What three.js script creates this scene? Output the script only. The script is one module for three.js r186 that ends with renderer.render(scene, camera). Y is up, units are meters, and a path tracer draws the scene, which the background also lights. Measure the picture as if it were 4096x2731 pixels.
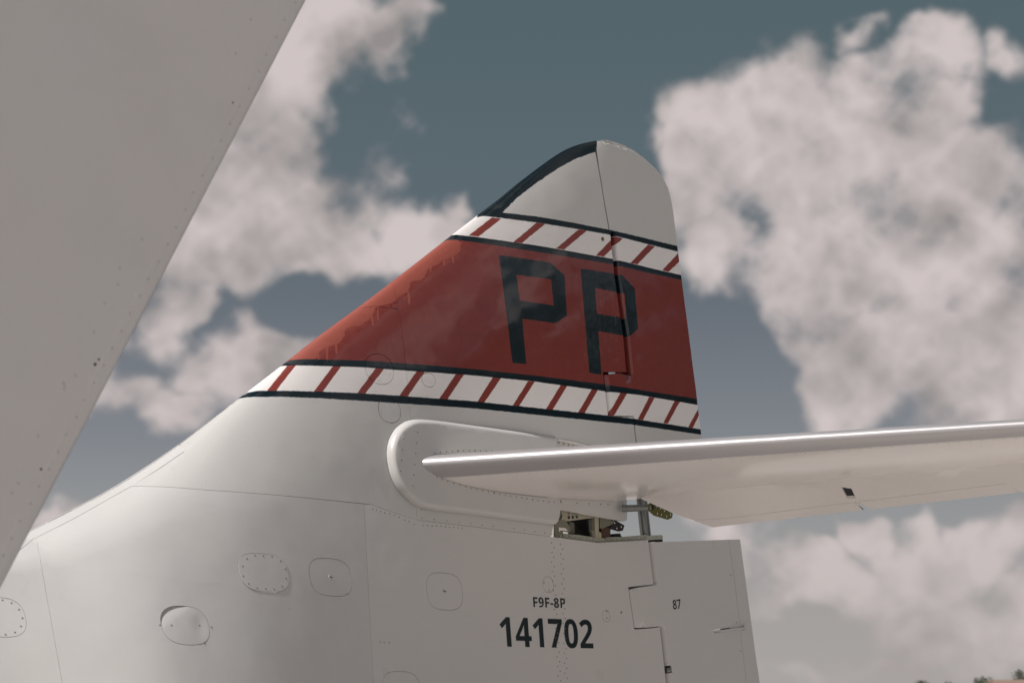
import * as THREE from 'three';
import { mergeGeometries } from 'three/addons/utils/BufferGeometryUtils.js';
import { createNoise2D, createNoise3D } from 'simplex-noise';

// ---------------------------------------------------------------- camera, sky, sun, exposure
// World: x runs aft along the jet, y up, z out to the jet's port side (towards the camera).
const rad = Math.PI / 180, YAW = 40 * rad, PITCH = 11.1 * rad, DIST = 7, FPX = 7142, CX = 2048, CY = 1365.5;
const FWD = new THREE.Vector3(Math.sin(YAW) * Math.cos(PITCH), Math.sin(PITCH), -Math.cos(YAW) * Math.cos(PITCH));
const RIGHT = new THREE.Vector3(Math.cos(YAW), 0, Math.sin(YAW)), UPV = new THREE.Vector3().crossVectors(RIGHT, FWD);
const EYE = new THREE.Vector3(0, 1.6 + DIST * Math.sin(PITCH), 0).addScaledVector(FWD, -DIST);
const scene = new THREE.Scene();
const camera = new THREE.PerspectiveCamera(2 * Math.atan(CY / FPX) / rad, 4096 / 2731, 0.05, 6000);
camera.position.copy(EYE);
camera.lookAt(EYE.clone().add(FWD));
camera.focus = 6.75;
camera.userData.fStop = 6.3;

const mulberry = (s) => () => { s = (s + 0x6d2b79f5) | 0; let t = Math.imul(s ^ (s >>> 15), 1 | s); t = (t + Math.imul(t ^ (t >>> 7), 61 | t)) ^ t; return ((t ^ (t >>> 14)) >>> 0) / 4294967296; };
const n2 = createNoise2D(mulberry(11)), n3 = createNoise3D(mulberry(7));
const clamp = (x, a = 0, b = 1) => Math.min(b, Math.max(a, x)), mix = (a, b, t) => a + (b - a) * t;
const sstep = (a, b, x) => { const t = clamp((x - a) / (b - a)); return t * t * (3 - 2 * t); };
// value at x of the piecewise-linear curve through [x, y] points
const curve = (pts, x) => { if (x <= pts[0][0]) return pts[0][1]; for (let i = 1; i < pts.length; i++) if (x <= pts[i][0]) return mix(pts[i - 1][1], pts[i][1], (x - pts[i - 1][0]) / (pts[i][0] - pts[i - 1][0])); return pts[pts.length - 1][1]; };
// the same points joined by a smooth monotone cubic
const smoothCurve = (pts) => {
  const n = pts.length, d = [], m = [];
  for (let i = 0; i + 1 < n; i++) d.push((pts[i + 1][1] - pts[i][1]) / (pts[i + 1][0] - pts[i][0]));
  for (let i = 0; i < n; i++) m.push(i === 0 ? d[0] : i === n - 1 ? d[n - 2] : d[i - 1] * d[i] <= 0 ? 0 : 2 * d[i - 1] * d[i] / (d[i - 1] + d[i]));
  return (x) => {
    if (x <= pts[0][0]) return pts[0][1];
    for (let i = 1; i < n; i++) if (x <= pts[i][0]) { const h = pts[i][0] - pts[i - 1][0], t = (x - pts[i - 1][0]) / h, u = 1 - t; return (1 + 2 * t) * u * u * pts[i - 1][1] + t * u * u * h * m[i - 1] + t * t * (3 - 2 * t) * pts[i][1] - t * t * u * h * m[i]; }
    return pts[n - 1][1];
  };
};
const rayOf = (px, py) => FWD.clone().addScaledVector(RIGHT, (px - CX) / FPX).addScaledVector(UPV, -(py - CY) / FPX);

const SUN = new THREE.Vector3(-0.66, 0.75, -0.06).normalize();
const sun = new THREE.DirectionalLight(new THREE.Color().setRGB(1, 0.945, 0.915), 4.7);
sun.position.copy(SUN).multiplyScalar(30).add(new THREE.Vector3(0, 2, 0));
sun.target.position.set(0, 2, 0);
sun.castShadow = true;
sun.shadow.radius = 1.5;
sun.shadow.mapSize.set(4096, 4096);
Object.assign(sun.shadow.camera, { left: -9, right: 9, top: 9, bottom: -9, near: 1, far: 80 });
scene.add(sun, sun.target);

// Sky: broken cumulus over a muted blue, whitening to a pale haze at the horizon. Cloud banks are given as azimuth / elevation ellipses (degrees).
function makeSky() {
  const W = 4096, H = 2048, data = new Float32Array(W * H * 4), head = Math.atan2(FWD.z, FWD.x);
  const bank = (x, y, rx, ry, w = 1) => { const d = rayOf(x * 1.7415, y * 1.7415).normalize(), k = 1.7415 / FPX / rad; return { az: (Math.atan2(d.z, d.x) - head) / rad, el: Math.asin(d.y) / rad, rx: rx * k, ry: ry * k, w }; };
  const banks = [
    bank(700, 120, 230, 210), bank(600, 300, 200, 250), bank(640, 470, 240, 190), bank(490, 560, 210, 130), bank(760, 560, 170, 115), bank(860, 600, 100, 75, 0.7), bank(890, 90, 90, 110, 0.8), bank(400, 200, 320, 330),
    bank(1010, 550, 130, 75), bank(1080, 500, 70, 50, 0.8), bank(560, 800, 160, 85), bank(640, 820, 80, 60, 0.8), bank(460, 850, 140, 95), bank(370, 760, 60, 130, 0.8), bank(270, 900, 120, 80), bank(380, 950, 90, 70, 0.8), bank(120, 1185, 110, 40, 0.7),
    bank(1850, 330, 350, 240), bank(1650, 265, 150, 115), bank(1580, 400, 115, 160), bank(1535, 250, 60, 55, 0.55), bank(1505, 340, 55, 70, 0.5), bank(2150, 130, 170, 65, 0.75), bank(1640, 620, 110, 140), bank(2050, 250, 280, 165), bank(2200, 420, 240, 200), bank(2000, 560, 280, 220), bank(2250, 650, 220, 240), bank(2100, 800, 280, 180), bank(1980, 880, 160, 120), bank(2270, 900, 220, 140),
    bank(1940, 65, 80, 34, 0.7), bank(2345, 110, 70, 60, 0.6), bank(1060, 620, 90, 60, 0.5),
    bank(1750, 1270, 130, 70), bank(1860, 1300, 120, 90), bank(1985, 1235, 85, 75, 1.2), bank(2150, 1280, 170, 100), bank(2300, 1240, 140, 90), bank(1950, 1360, 280, 75, 0.8), bank(2200, 1420, 280, 90, 0.7), bank(1700, 1240, 90, 50, 0.8),
    bank(1640, 1215, 90, 40, 0.6), bank(2000, 1530, 300, 40, 0.5),
  ];
  const holes = [bank(700, 690, 150, 55), bank(880, 710, 90, 70), bank(1745, 520, 40, 50, 0.2), bank(1790, 600, 40, 50, 0.2), bank(1690, 800, 110, 80, 1.1), bank(1690, 900, 150, 105, 1.2), bank(2285, 245, 55, 45, 0.8), bank(1880, 1200, 70, 48), bank(2050, 1165, 70, 45), bank(2235, 1170, 65, 50), bank(830, 300, 70, 160, 0.7), bank(470, 700, 60, 60, 0.6), bank(2180, 20, 400, 55, 0.7), bank(1300, 250, 200, 300), bank(250, 1090, 200, 80), bank(1700, 1440, 200, 40, 0.5), bank(1300, 1260, 260, 60, 0.4)];
  const lo = ([[0, .4, .375, .362], [3, .365, .348, .342], [6, .285, .295, .305], [8, .222, .238, .265], [12, .142, .166, .195], [15, .112, .147, .173], [22, .09, .132, .15], [50, .076, .12, .14], [90, .068, .112, .13]]);
  const fbm = (x, y, z, o) => { let s = 0, a = 0.5, f = 1; for (let i = 0; i < o; i++) { s += a * n3(x * f, y * f, z * f); a *= 0.47; f *= 2.03; } return s; };
  const billow = (x, y, z, o) => { let s = 0, a = 0.5, f = 1; for (let i = 0; i < o; i++) { s += a * (0.62 - 2 * Math.abs(n3(x * f + 17 * i, y * f, z * f))); a *= 0.54; f *= 2.1; } return s; };
  const skyAt = (el, c) => curve(lo.map((r) => [r[0], r[c]]), el);
  for (let j = H / 2; j < H; j++) {
    const el = ((j + 0.5) / H - 0.5) * 180, ce = Math.cos(el * rad), y = Math.sin(el * rad), base = [skyAt(el, 1), skyAt(el, 2), skyAt(el, 3)];
    for (let i = 0; i < W; i++) {
      const a = ((i + 0.5) / W - 0.5) * 2 * Math.PI, x = ce * Math.cos(a), z = ce * Math.sin(a);
      let az = (a - head) / rad; az -= 360 * Math.round(az / 360);
      const field = (px, py, pz, paz, pel, o) => {
        const ww = fbm(px * 5 + 9, py * 5, pz * 5, 2) * 0.06, sc = 9;
        const noise = fbm((px + ww) * sc, (py - ww) * sc, (pz + ww) * sc, o);
        const inside = (1 - sstep(15, 21, Math.abs(paz))) * (1 - sstep(21, 27, pel));
        let b = -0.5, far = 0;
        if (inside > 0) {
          const wx = fbm(px * 11 + 3, py * 11, pz * 11, 4) * 1.9, wy = fbm(px * 11, py * 11 + 8, pz * 11, 4) * 1.5; paz += wx; pel += wy;
          for (const k of banks) { const r = Math.hypot((paz - k.az) / k.rx, (pel - k.el) / k.ry); if (r < 1.6) b = Math.max(b, Math.min(0.55, k.w * 0.95 * (1 - r))); }
          for (const k of holes) { const r = Math.hypot((paz - k.az) / k.rx, (pel - k.el) / k.ry); if (r < 1.3) b -= k.w * 0.6 * (1.3 - r); }
        }
        if (inside < 1) far = fbm(px * 3.4 + 37, py * 4.5, pz * 3.4, 3) * 1.5 + 0.04;
        return mix(far, Math.max(-0.6, b), inside) + noise * 0.42 + (o > 4 ? billow(px * 10, py * 10, pz * 10, o) : billow(px * 10, py * 10, pz * 10, 4)) * 0.42;
      };
      const d = field(x, y, z, az, el, 6);
      const o = (j * W + i) * 4;
      const alpha = sstep(-0.19, 0.44, d) * 0.96;
      let r = base[0], g = base[1], b = base[2];
      if (alpha > 0) {
        // brighter where the cloud thins towards the sun, greyer deep inside and on the far side
        const puff = (k) => billow((x + SUN.x * k) * 7 + 3, (y + SUN.y * k * 1.4) * 7, (z + SUN.z * k) * 7, 4), s = 0.03, d2 = field(x + SUN.x * s, y + SUN.y * s * 1.4, z + SUN.z * s, az - 1.1, el + 1.2, 4);
        const lit = clamp(0.6 + (puff(0) - puff(0.028)) * 0.55 + puff(0) * 0.22 + (d - d2) * 0.24 + 0.3 * fbm(x * 6, y * 7, z * 6, 3));
        const low = sstep(9, 0, el);
        r = mix(r, mix(mix(0.31, 0.655, lit), 0.47, low * 0.55), alpha); g = mix(g, mix(mix(0.284, 0.58, lit), 0.425, low * 0.55), alpha); b = mix(b, mix(mix(0.282, 0.57, lit), 0.415, low * 0.55), alpha);
      }
      data[o] = r; data[o + 1] = g; data[o + 2] = b; data[o + 3] = 1;
    }
  }
  for (let k = 0; k < W * H / 2; k++) { data[k * 4] = 0.37; data[k * 4 + 1] = 0.345; data[k * 4 + 2] = 0.33; data[k * 4 + 3] = 1; }
  const t = new THREE.DataTexture(data, W, H, THREE.RGBAFormat, THREE.FloatType);
  t.mapping = THREE.EquirectangularReflectionMapping; t.magFilter = t.minFilter = THREE.LinearFilter; t.wrapS = THREE.RepeatWrapping; t.needsUpdate = true;
  return t;
}
scene.background = scene.environment = makeSky();

// ---------------------------------------------------------------- helpers
const counts = {};
const numbered = (n) => { const k = (counts[n] = (counts[n] ?? -1) + 1); return k ? `${n}_${String(k).padStart(3, '0')}` : n; };
const V3 = (x, y, z) => new THREE.Vector3(x, y, z);
function onZ(px, py, z) { const d = rayOf(px, py); return EYE.clone().addScaledVector(d, (z - EYE.z) / d.z); }   // the point seen at a photo pixel on the plane at that z
function obj(name, geometry, material, parent, props) {
  const m = new THREE.Mesh(geometry, material);
  m.name = numbered(name); m.castShadow = m.receiveShadow = true; Object.assign(m.userData, props);
  parent.add(m);
  return m;
}
function part(name, parent, props) { const g = new THREE.Group(); g.name = numbered(name); Object.assign(g.userData, props); parent.add(g); return g; }
const between = (a, b, n) => Array.from({ length: n }, (_, i) => [mix(a[0], b[0], i / (n - 1)), mix(a[1], b[1], i / (n - 1))]);
const dense = (pts, step, closed = true) => { const out = []; const n = pts.length; for (let i = 0; i < (closed ? n : n - 1); i++) { const a = pts[i], b = pts[(i + 1) % n], k = Math.max(1, Math.ceil(Math.hypot(b[0] - a[0], b[1] - a[1]) / step)); for (let j = 0; j < k; j++) out.push([mix(a[0], b[0], j / k), mix(a[1], b[1], j / k)]); } if (!closed) out.push(pts[n - 1]); return out; };
const smoothLine = (pts, n) => new THREE.CatmullRomCurve3(pts.map((p) => V3(p[0], p[1], 0)), false, 'centripetal').getPoints(n).map((p) => [p.x, p.y]);
function nearest(line, x, y) {   // distance to a polyline, with the sign of the side of its nearest piece (+ to the right of its run)
  let best = 1e9, side = 1;
  for (let i = 0; i + 1 < line.length; i++) {
    const ax = line[i][0], ay = line[i][1], ex = line[i + 1][0] - ax, ey = line[i + 1][1] - ay, t = clamp(((x - ax) * ex + (y - ay) * ey) / (ex * ex + ey * ey)), dx = x - ax - ex * t, dy = y - ay - ey * t, d = dx * dx + dy * dy;
    if (d < best) { best = d; side = ex * (y - ay) - ey * (x - ax) < 0 ? 1 : -1; }
  }
  return Math.sqrt(best) * side;
}
const ell = (q) => (q <= 0 ? 0 : q >= 1 ? 1 : Math.sqrt(q * (2 - q)));

// A sheet v = f(a, b) over an outline with holes, its triangles refined where the sheet bends, with turned-in edges and true normals.
const PLANES = { xy: (a, b, v) => [a, b, v], xz: (a, b, v) => [a, v, b] };
function sheet({ outline, holes = [], f, plane = 'xy', sign = 1, thick = 0.006, maxLen = 0.07, minLen = 0.005, tol = 0.0004, uv = null, step = 0.03, keepEdge = () => true, nudge = null }) {
  const clean = (c, ccw) => { c = dense(c, step); return THREE.ShapeUtils.isClockWise(c.map((p) => new THREE.Vector2(...p))) === ccw ? c.reverse() : c; };
  const loops = [clean(outline, true), ...holes.map((h) => clean(h, false))].map((l) => l.map((p) => new THREE.Vector2(...p)));
  const P = [], F = [];
  const addP = (a, b) => { P.push([a, b]); F.push(f(a, b)); return P.length - 1; };
  loops.forEach((l) => l.forEach((p) => addP(p.x, p.y)));
  const stack = THREE.ShapeUtils.triangulateShape(loops[0], loops.slice(1)).map((t) => [...t]), tris = [], mids = new Map();
  const split = (i, j) => {   // index of the edge's midpoint, or -1 when it need not be split
    const key = i < j ? i * 4194304 + j : j * 4194304 + i;
    if (mids.has(key)) return mids.get(key);
    const a = P[i], b = P[j], len = Math.hypot(a[0] - b[0], a[1] - b[1]);
    let r = -1;
    if (len > minLen) { const m0 = (a[0] + b[0]) / 2, m1 = (a[1] + b[1]) / 2; if (len > maxLen || Math.abs(f(m0, m1) - (F[i] + F[j]) / 2) > tol) r = addP(m0, m1); }
    mids.set(key, r);
    return r;
  };
  while (stack.length) {
    const t = stack.pop(), [p0, p1, p2] = t.map((i) => P[i]);
    const area2 = Math.abs((p1[0] - p0[0]) * (p2[1] - p0[1]) - (p2[0] - p0[0]) * (p1[1] - p0[1])), long = Math.max(Math.hypot(p1[0] - p0[0], p1[1] - p0[1]), Math.hypot(p2[0] - p1[0], p2[1] - p1[1]), Math.hypot(p0[0] - p2[0], p0[1] - p2[1]));
    if (area2 < long * 3e-5) continue;   // three points in a line
    let best = -1, at = 0, m = -1;
    for (let e = 0; e < 3; e++) { const i = t[e], j = t[(e + 1) % 3], s = split(i, j); if (s >= 0) { const l = Math.hypot(P[i][0] - P[j][0], P[i][1] - P[j][1]); if (l > best) { best = l; at = e; m = s; } } }
    if (m < 0) { tris.push(t); continue; }
    const a = t[at], b = t[(at + 1) % 3], c = t[(at + 2) % 3];
    stack.push([a, m, c], [m, b, c]);
  }
  const emb = PLANES[plane], pos = [], nor = [], uvs = [], uv1 = [], idx = [], E = 0.0012;
  const put = (a, b, v, n) => { pos.push(...emb(a, b, v)); nor.push(...n); const u = uv ? uv(a, b) : [a, b]; uvs.push(...u); uv1.push(a, b); };
  P.forEach((p0, i) => {
    const p = nudge ? nudge(p0) : p0, fa = (f(p[0] + E, p[1]) - f(p[0] - E, p[1])) / (2 * E), fb = (f(p[0], p[1] + E) - f(p[0], p[1] - E)) / (2 * E), l = Math.hypot(fa, fb, 1) * sign;
    put(p0[0], p0[1], F[i], emb(-fa / l, -fb / l, 1 / l));
  });
  const flip = (plane === 'xy') !== sign > 0;
  for (const t of tris) idx.push(t[0], ...(flip ? [t[2], t[1]] : [t[1], t[2]]));
  if (thick) {
    const seen = new Map();
    for (const t of tris) for (let e = 0; e < 3; e++) { const i = t[e], j = t[(e + 1) % 3], k = i < j ? i * 4194304 + j : j * 4194304 + i; seen.set(k, seen.has(k) ? null : [i, j]); }
    for (const e of seen.values()) {
      if (!e) continue;
      const [i, j] = e, a = P[i], b = P[j];
      if (!keepEdge((a[0] + b[0]) / 2, (a[1] + b[1]) / 2, F[i])) continue;
      const l = Math.hypot(b[0] - a[0], b[1] - a[1]) || 1, n = emb((b[1] - a[1]) / l, -(b[0] - a[0]) / l, 0), s = pos.length / 3;
      put(a[0], a[1], F[i], n); put(b[0], b[1], F[j], n); put(b[0], b[1], F[j] - sign * thick, n); put(a[0], a[1], F[i] - sign * thick, n);
      if (flip) idx.push(s, s + 2, s + 1, s, s + 3, s + 2); else idx.push(s, s + 1, s + 2, s, s + 2, s + 3);
      // wound so that the outside faces out
      const k = idx.length - 6; for (let q = 0; q < 2; q++) { const t = idx[k + q * 3 + 1]; idx[k + q * 3 + 1] = idx[k + q * 3 + 2]; idx[k + q * 3 + 2] = t; }
    }
  }
  const g = new THREE.BufferGeometry();
  g.setAttribute('position', new THREE.Float32BufferAttribute(pos, 3)); g.setAttribute('normal', new THREE.Float32BufferAttribute(nor, 3));
  g.setAttribute('uv', new THREE.Float32BufferAttribute(uvs, 2)); g.setAttribute('uv1', new THREE.Float32BufferAttribute(uv1, 2));
  g.setIndex(idx);
  return g;
}
function mirrored(g) {   // the same sheet on the starboard side
  const m = g.clone(), p = m.attributes.position, n = m.attributes.normal, ix = m.index;
  for (let i = 0; i < p.count; i++) { p.setZ(i, -p.getZ(i)); n.setZ(i, -n.getZ(i)); }
  if (ix) for (let i = 0; i < ix.count; i += 3) { const t = ix.getX(i + 1); ix.setX(i + 1, ix.getX(i + 2)); ix.setX(i + 2, t); }
  return m;
}
const both = (g) => mergeGeometries([g, mirrored(g)]);
const tube = (a, b, r0, r1 = r0, seg = 24) => { const g = new THREE.CylinderGeometry(r1, r0, a.distanceTo(b), seg, 1); g.applyQuaternion(new THREE.Quaternion().setFromUnitVectors(V3(0, 1, 0), b.clone().sub(a).normalize())); const c = a.clone().add(b).multiplyScalar(0.5); return g.translate(c.x, c.y, c.z); };

// ---------------------------------------------------------------- the jet's tail as a surface: half-width z = body(x, y)
const z0 = (pts) => pts.map(([x, y]) => { const p = onZ(x, y, 0); return [p.x, p.y]; });
// leading profile, from the dorsal spine up the fin's leading edge to its top
const EDGE = [[-7, 2.02], [-4, 2.0], [-3, 1.98], [-2.4, 1.97], ...smoothLine(z0([[60, 2152], [119, 2124], [217, 2075], [401, 1981], [506, 1920], [600, 1859], [712, 1781], [795, 1718], [867, 1662], [955, 1593], [1123, 1464], [1283, 1338], [1461, 1208], [1567, 1127], [1784, 958], [1912, 859], [1998, 793], [2057, 744], [2113, 701], [2164, 663], [2219, 624], [2270, 595], [2325, 575], [2385, 562]]), 150)];
const tipCurve = z0([[2385, 562], [2406, 560.5], [2432, 562], [2466, 570], [2495, 581], [2538, 604], [2580, 634], [2623, 674], [2653, 713], [2672, 751], [2683, 793], [2695, 853]]);
const teTop = tipCurve.map(([x, y]) => [y, x]).sort((a, b) => a[0] - b[0]);
const hingeAt = smoothCurve([[1.2, 0.86], [1.63, 0.818], [2.2, 0.756], [2.71, 0.667], [3.87, 0.455]]);
const trailAt = (y) => (y < 2.33 ? curve([[1.2, 1.46], [1.638, 1.38], [2.24, 1.279]], y) : y > teTop[0][0] ? curve(teTop, y) : curve([[2.33, 1.108], [2.672, 1.057], [teTop[0][0], teTop[0][1]]], y));
const baseT = smoothCurve([[1.2, 0.13], [2.0, 0.118], [2.3, 0.112], [2.6, 0.1], [3.0, 0.086], [3.4, 0.066], [3.87, 0.03]]);
const bulge = smoothCurve([[-7, 0.58], [-3, 0.6], [-2, 0.565], [-1.65, 0.46], [-1.3, 0.34], [-0.7, 0.17], [0.2, 0.078], [0.76, 0.035], [1.4, 0.01]]);
const bulgeTop = smoothCurve([[-3, 2.03], [-2, 2.1], [-1.63, 2.25], [-1.3, 2.33], [-0.7, 2.32], [0.2, 2.28], [0.8, 2.2]]);
const noseLen = smoothCurve([[-2.2, 0.09], [-1.6, 0.16], [-1.2, 0.34], [-0.6, 0.5], [0, 0.42], [0.45, 0.2]]);
const soft = (d, w) => (d > 6 * w ? d : w * Math.log(1 + Math.exp(d / w)));
const dents = (x, y) => sstep(2.55, 2.8, y) * (0.0011 * n2((x * 0.62 - y * 0.78) * 4.2 + 2, (x * 0.78 + y * 0.62) * 1.3) + 0.0003 * n2((x * 0.62 - y * 0.78) * 11, (x * 0.78 + y * 0.62) * 3)) + 0.0006 * n2(x * 3.1, y * 3.7) + 0.00035 * n2(x * 8.3 + 5, y * 7.1) + 0.00012 * n2(x * 21, y * 19);
function body(x, y, noise = true) {
  const d = nearest(EDGE, x, y);
  if (d <= 0) return 0;
  const xh = hingeAt(y), xt = trailAt(y), s = clamp((x + 0.3) / (xh + 0.3));
  const c = x <= xh ? 1 - 0.42 * s * s * (1.6 - 0.6 * s) : 0.58 - 0.53 * clamp((x - xh) / Math.max(0.02, xt - xh));
  let w = baseT(y) * c * ell(d / noseLen(x, y)) + bulge(x) * soft(bulgeTop(x) - y, 0.06) * ell(d / 0.07) + 0.065 * soft(-0.3 - x, 0.08) * sstep(2.85, 2.2, y) * ell(d / 0.35) * sstep(-2.3, -1.7, x);
  return w + (noise ? dents(x, y) * clamp(d / 0.1) : 0);
}
const bare = (x, y) => body(x, y, false);
// the [x, y] on that surface (raised by lift) of a photo pixel
function at(px, py, lift = 0) { let z = 0.1, p; for (let i = 0; i < 14; i++) { p = onZ(px, py, z); z = mix(z, bare(p.x, p.y) + lift, 0.8); } return [p.x, p.y]; }
const ats = (pts, lift = 0) => pts.map((p) => at(p[0], p[1], lift));
const on3 = (px, py, lift = 0.001) => { const [x, y] = at(px, py); return V3(x, y, bare(x, y) + lift); };

// ---------------------------------------------------------------- materials
const rgb = (r, g, b) => new THREE.Color().setRGB(r, g, b);
function noiseTex(size, fn, srgb = false) {
  const d = new Uint8Array(size * size * 4);
  for (let j = 0; j < size; j++) for (let i = 0; i < size; i++) { const v = fn(i / size, j / size), o = (j * size + i) * 4; d[o] = clamp(v[0]) * 255; d[o + 1] = clamp(v[1]) * 255; d[o + 2] = clamp(v[2]) * 255; d[o + 3] = 255; }
  const t = new THREE.DataTexture(d, size, size); t.wrapS = t.wrapT = THREE.RepeatWrapping; t.magFilter = t.minFilter = THREE.LinearFilter; t.needsUpdate = true; if (srgb) t.colorSpace = THREE.SRGBColorSpace;
  return t;
}
// tiling noise: n octaves on a torus-like blend
const tile = (u, v, f, seed) => { const a = n3(u * f, v * f, seed), b = n3((u - 1) * f, v * f, seed), c = n3(u * f, (v - 1) * f, seed), d = n3((u - 1) * f, (v - 1) * f, seed), su = sstep(0.6, 1, u), sv = sstep(0.6, 1, v); return mix(mix(a, b, su), mix(c, d, su), sv); };
const mottleTex = (() => { const n = 512, d = new Float32Array(n * n * 4); for (let j = 0; j < n; j++) for (let i = 0; i < n; i++) { const u = i / n, v = j / n, m = 0.98 + 0.018 * tile(u, v, 3, 1) + 0.014 * tile(u, v, 9, 2) + 0.008 * tile(u, v, 40, 3), t = 0.012 * tile(u, v, 4, 4), o = (j * n + i) * 4; d.set([m + t * 0.5, m, m - t * 0.7, 1], o); } const t = new THREE.DataTexture(d, n, n, THREE.RGBAFormat, THREE.FloatType); t.wrapS = t.wrapT = THREE.RepeatWrapping; t.magFilter = t.minFilter = THREE.LinearFilter; t.needsUpdate = true; return t; })();
const roughTex = noiseTex(1024, (u, v) => { const r = 0.64 + 0.08 * tile(u, v, 4, 8) + 0.03 * tile(u, v, 11, 9); return [r, r, r]; });
for (const t of [mottleTex, roughTex]) t.channel = 1;
roughTex.repeat.set(0.9, 0.9); mottleTex.repeat.set(0.7, 0.7);
const paint = (c, rough, extra = {}) => new THREE.MeshPhysicalMaterial({ color: c, roughness: rough, map: mottleTex, roughnessMap: roughTex, side: THREE.DoubleSide, ...extra });
const GREY = rgb(0.57, 0.562, 0.548);
const M = {
  grey: paint(GREY, 0.52), wing: paint(rgb(0.68, 0.662, 0.655), 0.6), white: paint(rgb(0.85, 0.81, 0.775), 0.3),
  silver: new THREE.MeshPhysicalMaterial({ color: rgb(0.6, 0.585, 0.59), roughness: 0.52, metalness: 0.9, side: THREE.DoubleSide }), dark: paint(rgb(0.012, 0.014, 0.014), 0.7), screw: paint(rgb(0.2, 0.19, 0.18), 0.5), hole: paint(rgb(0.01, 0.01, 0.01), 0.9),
  cream: paint(rgb(0.42, 0.39, 0.29), 0.6), steel: paint(rgb(0.22, 0.23, 0.22), 0.4, { metalness: 0.5 }), olive: paint(rgb(0.115, 0.11, 0.025), 0.5), brown: paint(rgb(0.028, 0.02, 0.017), 0.6), rust: paint(rgb(0.075, 0.035, 0.018), 0.8), primer: paint(rgb(0.2, 0.2, 0.15), 0.7), strip: paint(rgb(0.36, 0.37, 0.31), 0.6),
};
// a canvas laid over a box of the jet's side view, x0..x1 by y0..y1 metres
function sidePrint(x0, x1, y0, y1, width, draw) {
  const h = Math.round(width * (y1 - y0) / (x1 - x0)), cv = document.createElement('canvas'); cv.width = width; cv.height = h;
  const c = cv.getContext('2d'), k = width / (x1 - x0), X = (p) => [(p[0] - x0) * k, (y1 - p[1]) * k];
  const fill = (pts, style) => { c.fillStyle = style; c.beginPath(); pts.map(X).forEach((p, i) => (i ? c.lineTo(...p) : c.moveTo(...p))); c.closePath(); c.fill(); };
  draw({ c, X, k, fill, w: width, h });
  const t = new THREE.CanvasTexture(cv); t.magFilter = t.minFilter = THREE.LinearFilter;
  return { t, uv: (a, b) => [(a - x0) / (x1 - x0), (b - y0) / (y1 - y0)] };
}
const css = (r, g, b, a = 1) => { const s = (v) => Math.round(255 * (v <= 0.0031308 ? v * 12.92 : 1.055 * v ** (1 / 2.4) - 0.055)); return `rgba(${s(r)},${s(g)},${s(b)},${a})`; };

// ---- painted markings of fin and rudder
const LINES = {
  aTop: [[1930, 838], [1979, 847], [2138, 864], [2290, 890], [2436, 919], [2449, 921], [2580, 952], [2708, 983], [2740, 991]],
  aBot: [[1890, 863], [1915, 862], [1970, 867], [2155, 890], [2325, 918], [2438, 938], [2466, 944], [2713, 1006], [2740, 1013]],
  bTop: [[1780, 952], [1800, 942], [1823, 939], [1900, 947], [2155, 983], [2453, 1036], [2640, 1081], [2725, 1100], [2750, 1106]],
  bBot: [[1755, 974], [1789, 960], [1827, 959], [1900, 968], [2155, 1007], [2453, 1057], [2600, 1092], [2727, 1119], [2750, 1125]],
  cTop: [[1120, 1460], [1159, 1440], [1206, 1436], [1266, 1437], [1461, 1442], [1623, 1453], [1900, 1476], [2138, 1502], [2415, 1536], [2551, 1557], [2789, 1595], [2830, 1602]],
  cBot: [[1095, 1478], [1123, 1464], [1151, 1461], [1223, 1461], [1453, 1468], [1619, 1481], [1900, 1501], [2138, 1525], [2421, 1564], [2555, 1578], [2793, 1619], [2830, 1626]],
  dTop: [[965, 1584], [989, 1570], [1023, 1563], [1104, 1562], [1283, 1566], [1432, 1572], [1631, 1585], [1900, 1605], [2181, 1635], [2434, 1662], [2534, 1674], [2806, 1717], [2840, 1723]],
  dBot: [[930, 1604], [955, 1593], [985, 1588], [1104, 1586], [1261, 1591], [1474, 1604], [1900, 1633], [2181, 1662], [2534, 1698], [2808, 1738], [2840, 1744]],
};
const BARS = [
  [1967, 870, 2005, 874, 1914, 946, 1874, 942], [2147, 890, 2181, 895, 2087, 972, 2054, 968], [2315, 917, 2347, 922, 2256, 998, 2225, 993], [2459, 944, 2491, 953, 2415, 1026, 2385, 1021], [2593, 978, 2621, 985, 2551, 1056, 2523, 1052], [2714, 1012, 2730, 1035, 2675, 1087, 2651, 1080],
  [1151, 1459, 1184, 1459, 1103, 1563, 1067, 1563], [1332, 1463, 1364, 1464, 1289, 1567, 1254, 1566], [1504, 1470, 1538, 1472, 1461, 1574, 1429, 1572], [1668, 1482, 1700, 1485, 1629, 1586, 1597, 1584], [1824, 1495, 1855, 1498, 1789, 1598, 1757, 1595], [1972, 1507, 2003, 1511, 1936, 1611, 1908, 1608],
  [2113, 1523, 2139, 1526, 2076, 1624, 2051, 1622], [2244, 1538, 2270, 1541, 2209, 1640, 2184, 1637], [2368, 1555, 2392, 1558, 2337, 1654, 2312, 1651], [2483, 1570, 2510, 1573, 2455, 1664, 2433, 1662], [2598, 1587, 2620, 1590, 2573, 1679, 2552, 1677], [2700, 1602, 2721, 1605, 2672, 1694, 2655, 1691], [2797, 1630, 2810, 1640, 2771, 1712, 2754, 1708],
];
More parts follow.
